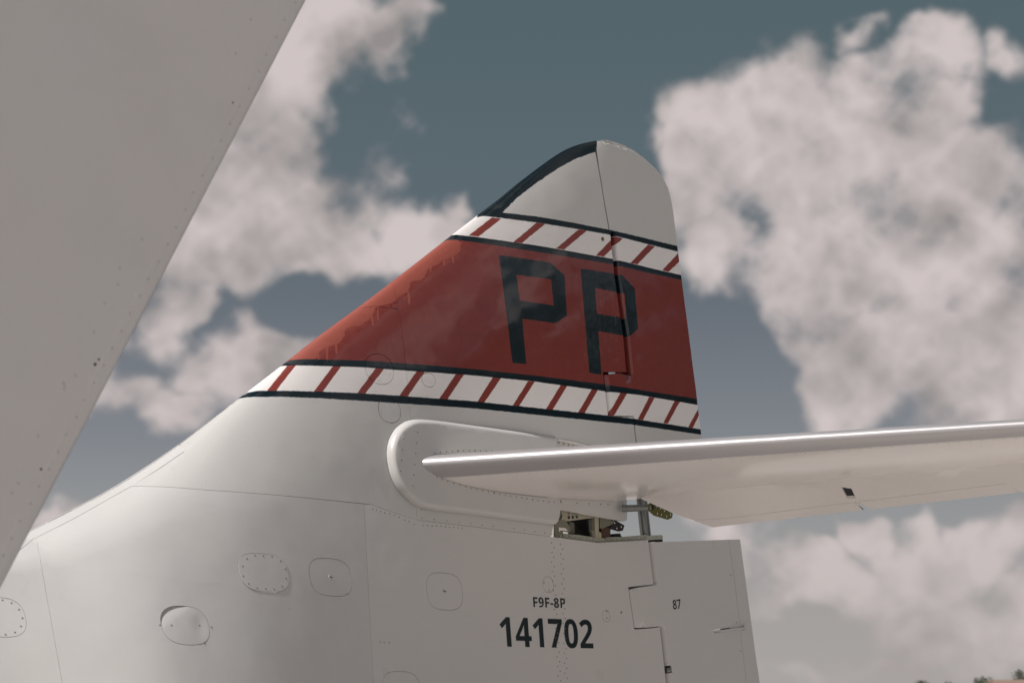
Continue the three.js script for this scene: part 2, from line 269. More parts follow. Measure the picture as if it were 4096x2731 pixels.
const LETTERS = [
  [[[1996, 1019], [2200, 1050], [2256, 1098], [2259, 1106], [2268, 1262], [2224, 1292], [2089, 1274], [2105, 1455], [2050, 1450]], [[2066, 1098], [2205, 1117], [2216, 1221], [2079, 1201]]],
  [[[2323, 1073], [2489, 1100], [2540, 1153], [2554, 1315], [2519, 1345], [2393, 1323], [2406, 1498], [2357, 1491]], [[2380, 1151], [2500, 1174], [2508, 1274], [2387, 1254]]],
];
const fine = (l) => dense(l, 14, false), area = (a, b) => ats([...fine(a), ...fine(b).reverse()]);
const NAVY = [0.005, 0.014, 0.019], RED = [0.2, 0.036, 0.03];
const wob = mulberry(5);
const ragged = (pts, amp) => dense(pts, 0.012).map(([x, y]) => [x + (wob() - 0.5) * amp, y + (wob() - 0.5) * amp]);   // hand-masked paint edge
// lower edge of the paler leading-edge red, sunlight painted into worn paint, with runs (photo pixels, aft end first)
function litFadeEdge() {
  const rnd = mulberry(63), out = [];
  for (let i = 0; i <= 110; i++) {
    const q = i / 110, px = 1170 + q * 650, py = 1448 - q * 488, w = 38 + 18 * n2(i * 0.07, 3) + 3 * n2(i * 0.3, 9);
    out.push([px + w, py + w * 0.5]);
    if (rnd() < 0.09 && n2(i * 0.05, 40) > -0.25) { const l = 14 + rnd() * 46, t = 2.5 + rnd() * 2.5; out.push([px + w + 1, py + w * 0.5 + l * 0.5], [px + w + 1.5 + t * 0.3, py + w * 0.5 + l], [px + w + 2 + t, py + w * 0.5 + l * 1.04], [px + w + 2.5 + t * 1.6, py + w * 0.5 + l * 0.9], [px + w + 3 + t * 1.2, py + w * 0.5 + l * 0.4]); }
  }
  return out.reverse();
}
const finPrint = sidePrint(-1.75, 1.25, 2.0, 3.95, 2048, ({ c, X, k, fill, w, h }) => {
  c.fillStyle = css(0.558, 0.55, 0.536); c.fillRect(0, 0, w, h);
  fill([...ats([[1900, 858], [2800, 1020], [2815, 1760], [2545, 1760], [2545, 1690]]).slice(0, 2), [1.4, 3.6], [1.4, 4], [0.4, 4], [-0.3, 3.5]], css(0.585, 0.575, 0.56));   // control-surface top in a paler grey
  fill(area(LINES.aTop, LINES.bBot), css(0.8, 0.77, 0.75)); fill(area(LINES.cTop, LINES.dBot), css(0.8, 0.77, 0.75));
  fill(area(LINES.bTop, LINES.cBot), css(...RED));
  for (const b of BARS) fill(ragged(ats([[b[0], b[1]], [b[2], b[3]], [b[4], b[5]], [b[6], b[7]]]), 0.0015), css(0.23, 0.045, 0.037));
  // red paint in mottled coats, with darker runs below the leading edge
  const rnd = mulberry(21);
  c.save(); c.beginPath(); area(LINES.bTop, LINES.cBot).map(X).forEach((p, i) => (i ? c.lineTo(...p) : c.moveTo(...p))); c.clip();
  for (let i = 0; i < 900; i++) { const p = X(at(1300 + rnd() * 1500, 950 + rnd() * 640)); c.fillStyle = rnd() < 0.5 ? css(0.14, 0.025, 0.022, 0.07) : css(0.28, 0.055, 0.042, 0.06); c.beginPath(); c.ellipse(p[0], p[1], 3 + rnd() * 30, 2 + rnd() * 9, rnd() * 3, 0, 7); c.fill(); }
  const litFade = litFadeEdge();
  fill(ats([[1100, 1445], [1780, 915], ...litFade]), css(0.3, 0.066, 0.045));  // sunlit side of the leading edge painted paler, along with fade and runs
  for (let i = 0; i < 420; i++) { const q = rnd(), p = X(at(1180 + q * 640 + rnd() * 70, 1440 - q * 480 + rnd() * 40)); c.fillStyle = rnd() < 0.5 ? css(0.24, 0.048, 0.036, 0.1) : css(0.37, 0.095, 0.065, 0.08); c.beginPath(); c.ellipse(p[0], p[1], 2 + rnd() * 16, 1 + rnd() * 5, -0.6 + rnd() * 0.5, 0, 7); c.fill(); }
  c.restore();
  // letters, then the dark lines over them all
  for (const [outer, inner] of LETTERS) { fill(ragged(ats(dense(outer, 14)), 0.0025), css(...NAVY)); fill(ragged(ats(dense(inner, 14)), 0.0025), css(...RED)); }
  for (const [a, b] of [['aTop', 'aBot'], ['bTop', 'bBot'], ['cTop', 'cBot'], ['dTop', 'dBot']]) fill(ragged(area(LINES[a], LINES[b]), 0.0013), css(...NAVY));
  fill(ragged(ats([...fine([[1905, 870], [1940, 830], [2055, 738], [2160, 655], [2265, 588], [2330, 566], [2390, 556], [2386, 600]]), ...fine([[2383, 607], [2355, 615], [2304, 634], [2240, 668], [2189, 702], [2134, 740], [2070, 789], [2011, 848]])]), 0.0018), css(...NAVY));
  // reflection painted as pale blotches on the dark leading edge; rubbed second letter, scratches
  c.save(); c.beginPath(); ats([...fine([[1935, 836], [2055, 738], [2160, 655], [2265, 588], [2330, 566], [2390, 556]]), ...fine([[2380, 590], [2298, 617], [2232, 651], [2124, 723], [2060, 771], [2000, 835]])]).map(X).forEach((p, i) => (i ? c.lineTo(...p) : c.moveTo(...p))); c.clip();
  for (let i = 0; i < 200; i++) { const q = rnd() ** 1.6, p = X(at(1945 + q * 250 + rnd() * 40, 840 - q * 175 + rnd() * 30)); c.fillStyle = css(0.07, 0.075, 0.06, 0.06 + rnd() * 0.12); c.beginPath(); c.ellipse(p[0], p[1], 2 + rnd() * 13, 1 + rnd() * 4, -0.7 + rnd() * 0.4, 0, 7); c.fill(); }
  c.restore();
  for (let i = 0; i < 150; i++) { const p = X(at(2330 + rnd() * 130, 1080 + rnd() * 360)); c.fillStyle = css(0.05, 0.055, 0.045, 0.04 + rnd() * 0.09); c.beginPath(); c.ellipse(p[0], p[1], 1 + rnd() * 6, 2 + rnd() * 10, rnd(), 0, 7); c.fill(); }
  c.strokeStyle = css(0.4, 0.2, 0.17, 0.35); c.lineWidth = 1;
  for (let i = 0; i < 12; i++) { const p = X(at(2385 + rnd() * 95, 1160 + rnd() * 80)); c.beginPath(); c.moveTo(...p); c.quadraticCurveTo(p[0] + rnd() * 10, p[1] + 20, p[0] - 6 + rnd() * 14, p[1] + 45); c.stroke(); }
  // faint weathering specks over the whole sheet
  for (let i = 0; i < 5200; i++) { c.fillStyle = rnd() < 0.6 ? css(0.1, 0.09, 0.08, 0.05) : css(0.9, 0.86, 0.82, 0.05); c.beginPath(); c.arc(rnd() * w, rnd() * h, 0.6 + rnd() * 2.4, 0, 7); c.fill(); }
});
finPrint.t.colorSpace = THREE.SRGBColorSpace;
// gloss of the same sheet: chalky near the leading edge with drips running into the polished paint aft of it
const finGloss = sidePrint(-1.75, 1.25, 2.0, 3.95, 1024, ({ c, X, fill, w, h }) => {
  const rnd = mulberry(77);
  c.fillStyle = 'rgb(40,40,40)'; c.fillRect(0, 0, w, h);
  for (let i = 0; i < 1500; i++) { const g = 28 + rnd() * 45; c.fillStyle = `rgba(${g},${g},${g},0.25)`; c.beginPath(); c.ellipse(rnd() * w, rnd() * h, 2 + rnd() * 26, 2 + rnd() * 12, rnd() * 3, 0, 7); c.fill(); }
  fill(ats([[1100, 1440], [1780, 920], ...litFadeEdge()]), 'rgb(168,168,168)');
  for (let i = 0; i < 240; i++) { const p = X(at(2335 + rnd() * 140, 1085 + rnd() * 380)); c.fillStyle = 'rgba(150,150,150,0.18)'; c.beginPath(); c.ellipse(p[0], p[1], 1 + rnd() * 4, 1 + rnd() * 7, 0, 0, 7); c.fill(); }
});
const finCoat = sidePrint(-1.75, 1.25, 2.0, 3.95, 512, ({ c, fill, w, h }) => { c.fillStyle = '#000'; c.fillRect(0, 0, w, h); fill(ats([[1290, 1455], [1900, 955], [2440, 1040], [2740, 1120], [2800, 1600], [2410, 1545], [1900, 1490]]), '#fff'); });
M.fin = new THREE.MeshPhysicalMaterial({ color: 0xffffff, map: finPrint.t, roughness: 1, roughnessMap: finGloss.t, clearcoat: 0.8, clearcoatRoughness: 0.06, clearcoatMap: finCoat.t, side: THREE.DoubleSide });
// ---- serial numbers on the lower tail
function word(c, X, text, quad, weight = 'bold') {   // text set into the slanted box top-left, top-right, bottom-left (photo pixels on the skin)
  const [tl, tr, bl] = ats(quad).map(X);
  c.save(); c.font = `${weight} 100px sans-serif`;
  const m = c.measureText(text), wd = m.actualBoundingBoxRight + m.actualBoundingBoxLeft, ht = m.actualBoundingBoxAscent + m.actualBoundingBoxDescent;
  c.transform((tr[0] - tl[0]) / wd, (tr[1] - tl[1]) / wd, (bl[0] - tl[0]) / ht, (bl[1] - tl[1]) / ht, tl[0], tl[1]);
  c.fillText(text, m.actualBoundingBoxLeft, m.actualBoundingBoxAscent); if (weight === 'normal') { c.lineWidth = 5; c.strokeStyle = c.fillStyle; c.strokeText(text, m.actualBoundingBoxLeft, m.actualBoundingBoxAscent); } c.restore();
}
const aftPrint = sidePrint(-0.95, 1.5, 1.3, 2.4, 2048, ({ c, X, w, h }) => {
  const rnd = mulberry(9);
  c.fillStyle = css(0.588, 0.578, 0.563); c.fillRect(0, 0, w, h);
  for (let i = 0; i < 260; i++) { c.fillStyle = rnd() < 0.55 ? css(0.48, 0.47, 0.455, 0.05) : css(0.68, 0.67, 0.655, 0.05); c.beginPath(); c.ellipse(rnd() * w, rnd() * h, 10 + rnd() * 70, 2 + rnd() * 9, (rnd() - 0.5) * 0.3, 0, 7); c.fill(); }
  for (let i = 0; i < 60; i++) { const x = rnd() * w, y = rnd() * h * 0.8; c.fillStyle = css(0.42, 0.4, 0.38, 0.06); c.fillRect(x, y, 1 + rnd() * 2, 20 + rnd() * 90); }
  c.fillStyle = css(0.006, 0.014, 0.018);
  word(c, X, 'F9F-8P', [[2131, 2387], [2260, 2392], [2134, 2428]]);
  word(c, X, '141702', [[1995, 2464], [2368, 2478], [2004, 2587]]);
  word(c, X, '87', [[2691, 2401], [2722, 2396], [2695, 2437]], 'normal');
});
aftPrint.t.colorSpace = THREE.SRGBColorSpace;
M.aft = paint(rgb(1, 1, 1), 0.5, { map: aftPrint.t });

// ---------------------------------------------------------------- ground and what stands far off
{
  const ground = obj('ground', new THREE.CircleGeometry(3000, 96).rotateX(-Math.PI / 2), new THREE.MeshStandardMaterial({ color: rgb(0.49, 0.455, 0.43), roughness: 0.95, map: noiseTex(512, (u, v) => { const m = 0.9 + 0.08 * tile(u, v, 4, 20) + 0.06 * tile(u, v, 30, 21); return [m, m, m]; }) }), scene, { kind: 'structure', label: 'pale concrete apron under the jet' });
  ground.material.map.repeat.set(300, 300);
}

// ---------------------------------------------------------------- the jet
const jet = new THREE.Group(); jet.name = 'jet_aircraft'; scene.add(jet);
Object.assign(jet.userData, { label: 'pale grey navy jet with red PP band on its tail fin and folded wing', category: 'jet aircraft' });

const GAP = 0.001;
const oval = (px, py, wpx, hpx, n = 2.5, grow = 0) => {   // a rounded plate by its photo centre and size, in side view
  const [cx, cy] = at(px, py), a = Math.abs(at(px + wpx / 2, py)[0] - at(px - wpx / 2, py)[0]) / 2 + grow, b = Math.abs(at(px, py + hpx / 2)[1] - at(px, py - hpx / 2)[1]) / 2 + grow, out = [];
  for (let i = 0; i < 44; i++) { const t = i / 44 * 2 * Math.PI, c = Math.cos(t), s = Math.sin(t); out.push([cx + a * Math.sign(c) * Math.abs(c) ** (2 / n), cy + b * Math.sign(s) * Math.abs(s) ** (2 / n)]); }
  return out;
};
const shrink = (pts, d) => { const cx = pts.reduce((s, p) => s + p[0], 0) / pts.length, cy = pts.reduce((s, p) => s + p[1], 0) / pts.length; return pts.map(([x, y]) => { const l = Math.hypot(x - cx, y - cy); return [cx + (x - cx) * (1 - d / l), cy + (y - cy) * (1 - d / l)]; }); };
// flush screw and rivet heads: small discs a touch proud of the skin
function heads(list, r, surface = bare, lift = 0.0006, print = null) {
  const gs = list.map(([px, py, k = 1]) => {
    const [x, y] = at(px, py), z = surface(x, y), e = 0.004, n = V3(-(surface(x + e, y) - surface(x - e, y)) / (2 * e), -(surface(x, y + e) - surface(x, y - e)) / (2 * e), 1).normalize();
    const g = new THREE.CylinderGeometry(r * k, r * k * 1.1, lift * 2, 10); g.applyQuaternion(new THREE.Quaternion().setFromUnitVectors(V3(0, 1, 0), n));
    if (print) { const [u, v] = print.uv(x, y), a = g.attributes.uv; for (let i = 0; i < a.count; i++) a.setXY(i, u, v); }
    return g.translate(x, y, z);
  });
  return mergeGeometries(gs);
}

// joints between skins, as photo pixels
const hingeLine = [[2380, 600], [2393, 670], [2413, 793], [2433, 908], [2442, 942], [2446, 993], [2452, 1038], [2457, 1100], [2472, 1202], [2493, 1338], [2506, 1487]];
const seamV = [[1593, 1235], [1610, 1350], [1623, 1452], [1633, 1571], [1642, 1678], [1669, 2080]];
const seamH = [[524, 1945], [828, 1960], [1222, 1990], [1482, 2017]];
const seamLow = [[1482, 2017], [1546, 2040], [1669, 2080], [1900, 2107], [2203, 2147]];
const spineLow = [[143, 2151], [289, 2077], [405, 2012], [524, 1945], [629, 1878], [735, 1806]];
const edgeFrom = (a, b) => EDGE.slice().filter(([x]) => x >= a && x <= b);
const sV = ats(seamV), sH = ats(seamH), sLow = ats(seamLow), sp = ats(spineLow), hinge = ats(hingeLine);
const off = (pts, dx, dy) => pts.map(([x, y]) => [x + dx, y + dy]);
const low = 1.28;
const nudged = (line, w, inside) => ([x, y]) => { const q = (a, b) => inside * nearest(line, a, b), d = q(x, y); if (Math.abs(d) > w) return [x, y]; const e = 0.002, gx = (q(x + e, y) - q(x - e, y)) / (2 * e), gy = (q(x, y + e) - q(x, y - e)) / (2 * e), l = Math.hypot(gx, gy) || 1; return [x + gx / l * (w - d), y + gy / l * (w - d)]; };
const inward = nudged(EDGE, 0.003, 1);
const inRim = (x, y, v) => v > 0.004 && Math.abs(nearest(EDGE, x, y)) > 0.004;
const skin = (name, parent, outline, { holes = [], mat = M.grey, print = null, f = body, props, ...more } = {}) => obj(name, both(sheet({ outline, holes, f, uv: print?.uv, keepEdge: inRim, nudge: inward, ...more })), mat, parent, props);

const fuselage = part('fuselage', jet), fin = part('tail_fin', jet), rudder = part('rudder', jet, { label: 'upper rudder with red band and pale tip' }), lowRudder = part('rudder', jet, { label: 'lower grey rudder marked 87' });

// plates let into the skin: [photo centre, size, squareness, screws, kind]
const PLATES = {
  fin: [[1518, 1476, 116, 122, 2.1, [[1521, 1440], [1481, 1466], [1555, 1489], [1515, 1515]]], [1558, 1641, 90, 100, 2.2, [[1555, 1601], [1520, 1637], [1594, 1646], [1560, 1682]]], [1714, 1519, 56, 58, 2.1, [[1696, 1504], [1729, 1508], [1714, 1540]]]],
  front: [[1056, 2290, 196, 153, 2.9, [[1017, 2222], [1052, 2224], [1086, 2227], [1120, 2244], [1141, 2276], [1143, 2314], [1126, 2345], [1094, 2357], [1061, 2355], [1027, 2352], [993, 2335], [971, 2304], [969, 2265], [986, 2235]], 'proud'], [1322, 2308, 168, 151, 2.9, [], 'latch'], [742, 2501, 192, 157, 2.5, [[684, 2501], [798, 2502]], 'sunk']],
  left: [[0, 2468, 200, 160, 2.6, [[8, 2400], [44, 2412], [74, 2438], [88, 2472], [82, 2505], [58, 2529], [20, 2538]]]],
  aft: [[1778, 2365, 142, 150, 2.9, [], 'latch'], [1605, 2755, 146, 142, 2.9, []], [2193, 2338, 42, 64, 2.3, [[2176, 2330], [2196, 2361]], 'tiny'], [2425, 2463, 32, 46, 2.3, [[2428, 2445], [2428, 2472]], 'tiny']],
};
function plates(parent, list, mat, print) {
  const holes = [];
  for (const [px, py, w, h, n, screws, kind] of list) {
    const o = oval(px, py, w, h, n);
    holes.push(o);
    const [cx, cy] = at(px, py), sink = (x, y) => Math.max(Math.abs(x - cx) / 0.12, Math.abs(y - cy) / 0.1);
    const f = kind === 'proud' ? (x, y) => body(x, y) + 0.0013 : kind === 'sunk' ? (x, y) => bare(x, y) - 0.0025 + 0.0045 * (1 - clamp(sink(x, y)) ** 2) - 0.003 * Math.exp(-(((x - at(798, 2502)[0]) / 0.022) ** 2 + ((y - cy) / 0.03) ** 2)) - 0.009 * sstep(0.035, 0.1, (cx - x) * 0.6 + (y - cy)) : (x, y) => body(x, y) - 0.0003;
    const m = obj('access_panel', sheet({ outline: shrink(o, kind === 'tiny' ? 0.0014 : print === finPrint ? 0.0019 : GAP * 1.3), f, uv: print?.uv, thick: 0.008, maxLen: 0.03 }), mat, parent, kind === 'sunk' ? { label: 'dished access panel sprung loose at its upper corner' } : {});
    const all = [];
    if (screws.length) all.push(heads(screws, 0.0028, f, print ? 0.0009 : 0.0006, print));
    if (kind === 'latch') { const g = heads([[px, py]], 0.0085, f, 0.001); all.push(g); }
    if (all.length) obj('screw', mergeGeometries(all), kind === 'latch' ? M.grey : print === finPrint ? M.fin : M.screw, parent, { kind: 'stuff' });
    if (kind === 'latch') { const p = at(px, py), z = bare(...p); const s = new THREE.BoxGeometry(0.012, 0.0022, 0.002).rotateZ(-0.25).translate(p[0], p[1], z + 0.0012); obj('latch_slot', s, M.hole, parent); }
  }
  return holes;
}

// fin: small cover on the leading edge, front skin with the fillet, main skin, tip cap
const e1 = at(1436, 1221)[0], e2 = at(1567, 1129)[0], coverLow = ats([[1425, 1222], [1500, 1224], [1593, 1235]]), coverBack = ats([[1593, 1235], [1580, 1172], [1560, 1126]]);
const edgeBetween = (xa, xb) => { const ya = curve(EDGE, xa), yb = curve(EDGE, xb); return [[xa, ya], ...EDGE.filter(([x]) => x > xa + 0.004 && x < xb - 0.004), [xb, yb]]; };
const g2 = GAP / 2;
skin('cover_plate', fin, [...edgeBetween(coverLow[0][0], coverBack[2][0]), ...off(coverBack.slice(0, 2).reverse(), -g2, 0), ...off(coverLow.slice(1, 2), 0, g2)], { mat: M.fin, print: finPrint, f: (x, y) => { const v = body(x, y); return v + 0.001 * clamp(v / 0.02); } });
const spineTopX = at(712, 1780)[0];
const frontFin = [...edgeBetween(spineTopX + GAP, coverLow[0][0]), ...off(coverLow.slice(1), 0, -g2), ...off(sV.slice(1), -g2, 0), ...off(sLow.slice(0, 2).reverse(), 0, g2), ...off(sH.slice().reverse(), 0, g2), ...off(sp.slice(4), g2, -g2)];
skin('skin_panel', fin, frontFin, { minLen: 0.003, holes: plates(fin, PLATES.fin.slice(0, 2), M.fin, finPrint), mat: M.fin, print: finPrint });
const capSeam = ats([[1930, 838], [1979, 849], [2138, 866], [2290, 892], [2434, 919]]);
const slotEdge = ats([[2231, 1757], [2300, 1771], [2365, 1787], [2460, 1812], [2548, 1830]]);
const mainFin = [...edgeBetween(coverBack[2][0], capSeam[0][0]), ...off(capSeam.slice(1), 0, -g2), ...hinge.slice(4), ...ats([[2412, 1488], [2421, 1564], [2432, 1665], [2533, 1669], [2541, 1755]]), ...slotEdge.slice().reverse(), ...ats([[2213, 1900], [2215, 2100]]), ...off(sLow.slice(2).reverse(), 0, g2), ...off(sV.slice().reverse(), g2, 0), ...off(coverBack.slice(1, 2), g2, 0)];
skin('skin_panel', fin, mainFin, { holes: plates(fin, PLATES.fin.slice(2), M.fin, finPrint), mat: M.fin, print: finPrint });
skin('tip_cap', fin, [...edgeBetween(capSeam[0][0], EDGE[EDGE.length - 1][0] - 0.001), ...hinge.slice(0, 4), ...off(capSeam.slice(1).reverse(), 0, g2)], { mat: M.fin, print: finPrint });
obj('screw', heads([[1500, 1229], [1560, 1218], [1578, 1228], [1576, 1208], [1420, 1218], [1447, 1228]].slice(0, 4), 0.004, (x, y) => bare(x, y) + 0.001, 0.0009, finPrint), M.fin, fin, { kind: 'stuff' });
obj('rivet', heads([...between([1945, 852], [2430, 928], 22), ...between([1780, 1010], [2380, 1120], 16), ...between([1560, 1380], [2360, 1300], 24), ...between([2140, 1310], [2330, 1330], 12), ...between([2060, 1050], [2090, 1400], 12), ...between([2170, 1110], [2220, 1500], 14), ...between([2280, 1060], [2330, 1480], 16), [2456, 1190], [2430, 1178], [2410, 1240], [2402, 1238], [2436, 1222], [2440, 1228], [1840, 1362]], 0.0024, bare, 0.0007, finPrint), M.fin, fin, { kind: 'stuff' });
obj('drain_hole', heads([[2411, 956]], 0.0085, bare, 0.0004), paint(rgb(0.12, 0.09, 0.03), 0.5), fin);

// fuselage skins
const topX = at(60, 2152)[0];
const spineOut = [...edgeBetween(-2.6, spineTopX), ...ats([[735, 1796], [742, 1801]]), ...off(sp.slice().reverse(), 0, g2), [-2.1, 2.005], [-2.6, 1.9]];
skin('spine_panel', fuselage, spineOut, { minLen: 0.0025 });
const leftSeam = ats(between([143, 2151], [247, 2731], 13)), bottomLeft = [leftSeam[12][0] + 0.05, low];
skin('skin_panel', fuselage, [...off([sp[0]], -g2, -g2), [-2.1, 2.003], [-2.6, 1.898], [-2.6, low], [bottomLeft[0] - g2, low], ...off(leftSeam.slice().reverse(), -g2, 0)], { holes: plates(fuselage, PLATES.left, M.grey), maxLen: 0.12 });
const midSeam = ats([[1456, 2016], [1470, 2300], [1493, 2731]]), bottomMid = [midSeam[2][0] + 0.03, low];
skin('skin_panel', fuselage, [...off(leftSeam, g2, 0), [bottomLeft[0] + g2, low], [bottomMid[0] - g2, low], ...off(midSeam.slice().reverse(), -g2, 0), ...off(sH.slice(0, 3).reverse(), 0, -g2), ...off(sp.slice(1, 4).reverse(), 0, -g2)], { holes: plates(fuselage, PLATES.front, M.grey) });
const aftTop = ats([[2227, 2150], [2253, 2153], [2389, 2171], [2592, 2160]]);
const aftRight = ats([[2594, 2170], [2614, 2336], [2514, 2348], [2537, 2518], [2640, 2509], [2664, 2728]]);
skin('skin_panel', fuselage, [...off(midSeam, g2, 0), [bottomMid[0] + g2, low], [aftRight[5][0] + 0.06, low], ...aftRight.slice().reverse(), ...aftTop.slice().reverse(), ...off(sLow.slice().reverse(), 0, -g2)], { holes: plates(fuselage, PLATES.aft, M.aft, aftPrint), mat: M.aft, print: aftPrint });
obj('rivet', heads([
  ...Array.from({ length: 30 }, (_, i) => [mix(2206, 2238, i / 29) + (i % 2 ? 5 : -4) + (i < 3 ? 4 : 0), mix(2171, 2722, i / 29)]), ...Array.from({ length: 28 }, (_, i) => [mix(2246, 2264, i / 27) + (i % 2 ? 5 : -4), mix(2176, 2712, i / 27)]),
  ...[[95, 1023], [132, 1035], [170, 1048], [208, 1060], [255, 1070], [300, 1083], [343, 1100], [395, 1127], [437, 1140], [485, 1167], [568, 1177], [610, 1180], [653, 1183], [695, 1181], [737, 1184], [780, 1190], [818, 1193], [857, 1197], [897, 1202], [937, 1207], [557, 1110], [675, 1122], [793, 1137], [905, 1150], [1020, 1162], [1125, 1175], [1227, 1187], [1425, 1208], [1523, 1223], [1620, 1236], [1713, 1248], [1777, 1262], [550, 1030], [960, 1072]].map(([x, y]) => [1450 + x * 0.4253, 1600 + y * 0.4253]),
  [1392, 2376], [638, 2500], [845, 2508], [818, 2573], [2486, 2449, 1.9], [1520, 2568], [1536, 2569], [1556, 2569],
], 0.0025), M.screw, fuselage, { kind: 'stuff' });
// forward body, out of the picture behind the folded wing
{
  const pos = [], idx = [], nx = 16, na = 24;
  for (let i = 0; i <= nx; i++) { const x = mix(-6, -2.6, i / nx), yt = curve(EDGE, x); for (let j = 0; j <= na; j++) { const q = j / na * 2 - 1, y = mix(yt, low, q * q); pos.push(x, y, Math.sign(q) * bare(x, y)); } }
  for (let i = 0; i < nx; i++) for (let j = 0; j < na; j++) { const a = i * (na + 1) + j, b = a + na + 1; idx.push(a, a + 1, b, b, a + 1, b + 1); }
  const g = new THREE.BufferGeometry(); g.setAttribute('position', new THREE.Float32BufferAttribute(pos, 3)); g.setAttribute('uv1', new THREE.Float32BufferAttribute(pos.filter((_, i) => i % 3 !== 2), 2)); g.setAttribute('uv', g.attributes.uv1); g.setIndex(idx); g.computeVertexNormals();
  obj('forward_skin', g, M.grey, fuselage);
  const cap = new THREE.Shape(Array.from({ length: 33 }, (_, i) => { const t = i / 32 * 2 - 1, y = mix(2.0, low, t * t); return new THREE.Vector2(Math.sign(t) * bare(-6, y), y); }).concat(Array.from({ length: 15 }, (_, i) => { const t = (0.5 - (i + 1) / 16) * Math.PI; return new THREE.Vector2(bare(-6, low) * Math.sin(t), low - 0.75 * Math.cos(t)); })));
  const cg = new THREE.ShapeGeometry(cap); cg.rotateY(-Math.PI / 2).translate(-6, 0, 0); cg.setAttribute('uv1', cg.attributes.uv); obj('bulkhead', cg, M.dark, fuselage);
}
// lower body, out of the picture, closes the fuselage beneath
{
  const pos = [], idx = [], nx = 40, na = 14;
  for (let i = 0; i <= nx; i++) { const x = mix(-6, 0.86, i / nx), zz = bare(x, low + 0.005), dep = curve([[-6, 0.75], [-2, 0.6], [0, 0.42], [0.86, 0.22]], x); for (let j = 0; j <= na * 2; j++) { const t = (j / (na * 2) - 0.5) * Math.PI; pos.push(x, low + 0.004 - dep * Math.cos(t), zz * Math.sin(t)); } }
  for (let i = 0; i < nx; i++) for (let j = 0; j < na * 2; j++) { const a = i * (na * 2 + 1) + j, b = a + na * 2 + 1; idx.push(a, a + 1, b, b, a + 1, b + 1); }
  const g = new THREE.BufferGeometry(); g.setAttribute('position', new THREE.Float32BufferAttribute(pos, 3)); g.setAttribute('uv1', new THREE.Float32BufferAttribute(pos.filter((_, i) => i % 3 !== 2), 2)); g.setAttribute('uv', g.attributes.uv1); g.setIndex(idx); g.computeVertexNormals();
  obj('belly', g, M.grey, fuselage);
}

// upper rudder: a nosed sheet behind the hinge gap, with the tab that reaches forward under the fin
const rudEdge = ats([[2387, 566], [2389, 600], [2397, 670], [2417, 793], [2438, 908]]);
const rudGap = ats([[2446, 935], [2450, 993], [2456, 1038], [2461, 1100], [2476, 1202], [2497, 1338], [2511, 1490]]), rudGapIn = off(rudGap, -0.012, 0);
const rudTab = ats([[2418, 1499], [2427, 1570], [2436, 1661], [2537, 1664], [2547, 1755], [2556, 1832]]);
const rudFront = [...rudEdge, ...rudGapIn, ...rudTab], gapLine = [...rudGapIn];
const tabLeft = ats([[2418, 1499], [2427, 1570], [2436, 1661]]), tabX = (y) => curve(tabLeft.map((p) => [p[1], p[0]]).sort((a, b) => a[0] - b[0]), y);
const rudBody = (x, y) => { const inTab = y <= tabLeft[0][1] + 0.004 && y > tabLeft[2][1] - 0.004 && x < rudGap[6][0] - 0.02; const v = body(x, y); const d = Math.abs(nearest(gapLine, x, y)), inGap = y < gapLine[0][1] + 0.01 && y > gapLine[6][1] - 0.01; return v * (inGap ? 0.1 + 0.9 * ell((d - 0.032) / 0.02) : inTab ? 0.3 + 0.7 * ell(Math.abs(x - tabX(y)) / 0.035) : 1) - 0.0006; };
const trailLine = ats([[2812, 1830], [2808, 1755], [2789, 1593], [2727, 1112], [2710, 981], [2695, 853]]);
skin('skin_panel', rudder, [...rudFront, ...trailLine, ...tipCurve.slice(1, -1).reverse()], { mat: M.fin, print: finPrint, f: rudBody });

// lower rudder: rounded nose in the gap, hinge plate reaching into the fuselage cut-out, trim tab and its rod
const lrFront = ats([[2590, 2168], [2592, 2175], [2612, 2337], [2518, 2358], [2539, 2511], [2638, 2503], [2662, 2728]]);
const noseTop = off(ats([[2594, 2170], [2614, 2336]]), -0.012, 0), noseLow = off(ats([[2640, 2509], [2664, 2728]]), -0.012, 0); noseLow.push([noseLow[1][0] + 0.05, low]);
const plateTop = ats([[2518, 2356], [2670, 2334]]), plateLow = ats([[2539, 2513], [2690, 2498]]);
const noseX = (l) => { const t = l.map((p) => [p[1], p[0]]).sort((a, b) => a[0] - b[0]); return (y) => curve(t, y) + (y > t[t.length - 1][0] ? (y - t[t.length - 1][0]) * (t[t.length - 1][1] - t[t.length - 2][1]) / (t[t.length - 1][0] - t[t.length - 2][0]) : 0); }, noseXT = noseX(noseTop), noseXL = noseX(noseLow);
const over = (l, x, y) => y - mix(l[0][1], l[1][1], (x - l[0][0]) / (l[1][0] - l[0][0]));
const lrBody = (x, y) => { const up = over(plateTop, x, y), dn = -over(plateLow, x, y), d = up > 0 ? x - noseXT(Math.max(y, noseTop[1][1])) : dn > 0 ? x - noseXL(y) : 1; return body(x, y) * (1 - 0.62 * (1 - ell((d - 0.022) / 0.035)) * sstep(0, 0.012, Math.max(up, dn))) - 0.001; };
const tabLine = ats([[2919, 2158], [2954, 2440], [2987, 2728]]); tabLine.push([tabLine[2][0] + 0.07, low]);
const lrOut = [noseTop[0], noseTop[1], lrFront[3], lrFront[4], noseLow[0], noseLow[1], noseLow[2], ...off(tabLine.slice().reverse(), -g2 * 1.6, 0), ...ats([[2653, 2167]])];
const slotHole = ats([[2856, 2518], [2923, 2510], [2925, 2520], [2858, 2532]]);
const notchHole = ats([[2662, 2664], [2686, 2661], [2690, 2690], [2665, 2695]]);
skin('skin_panel', lowRudder, lrOut, { holes: [slotHole, notchHole], mat: M.aft, print: aftPrint, f: lrBody, minLen: 0.003 });
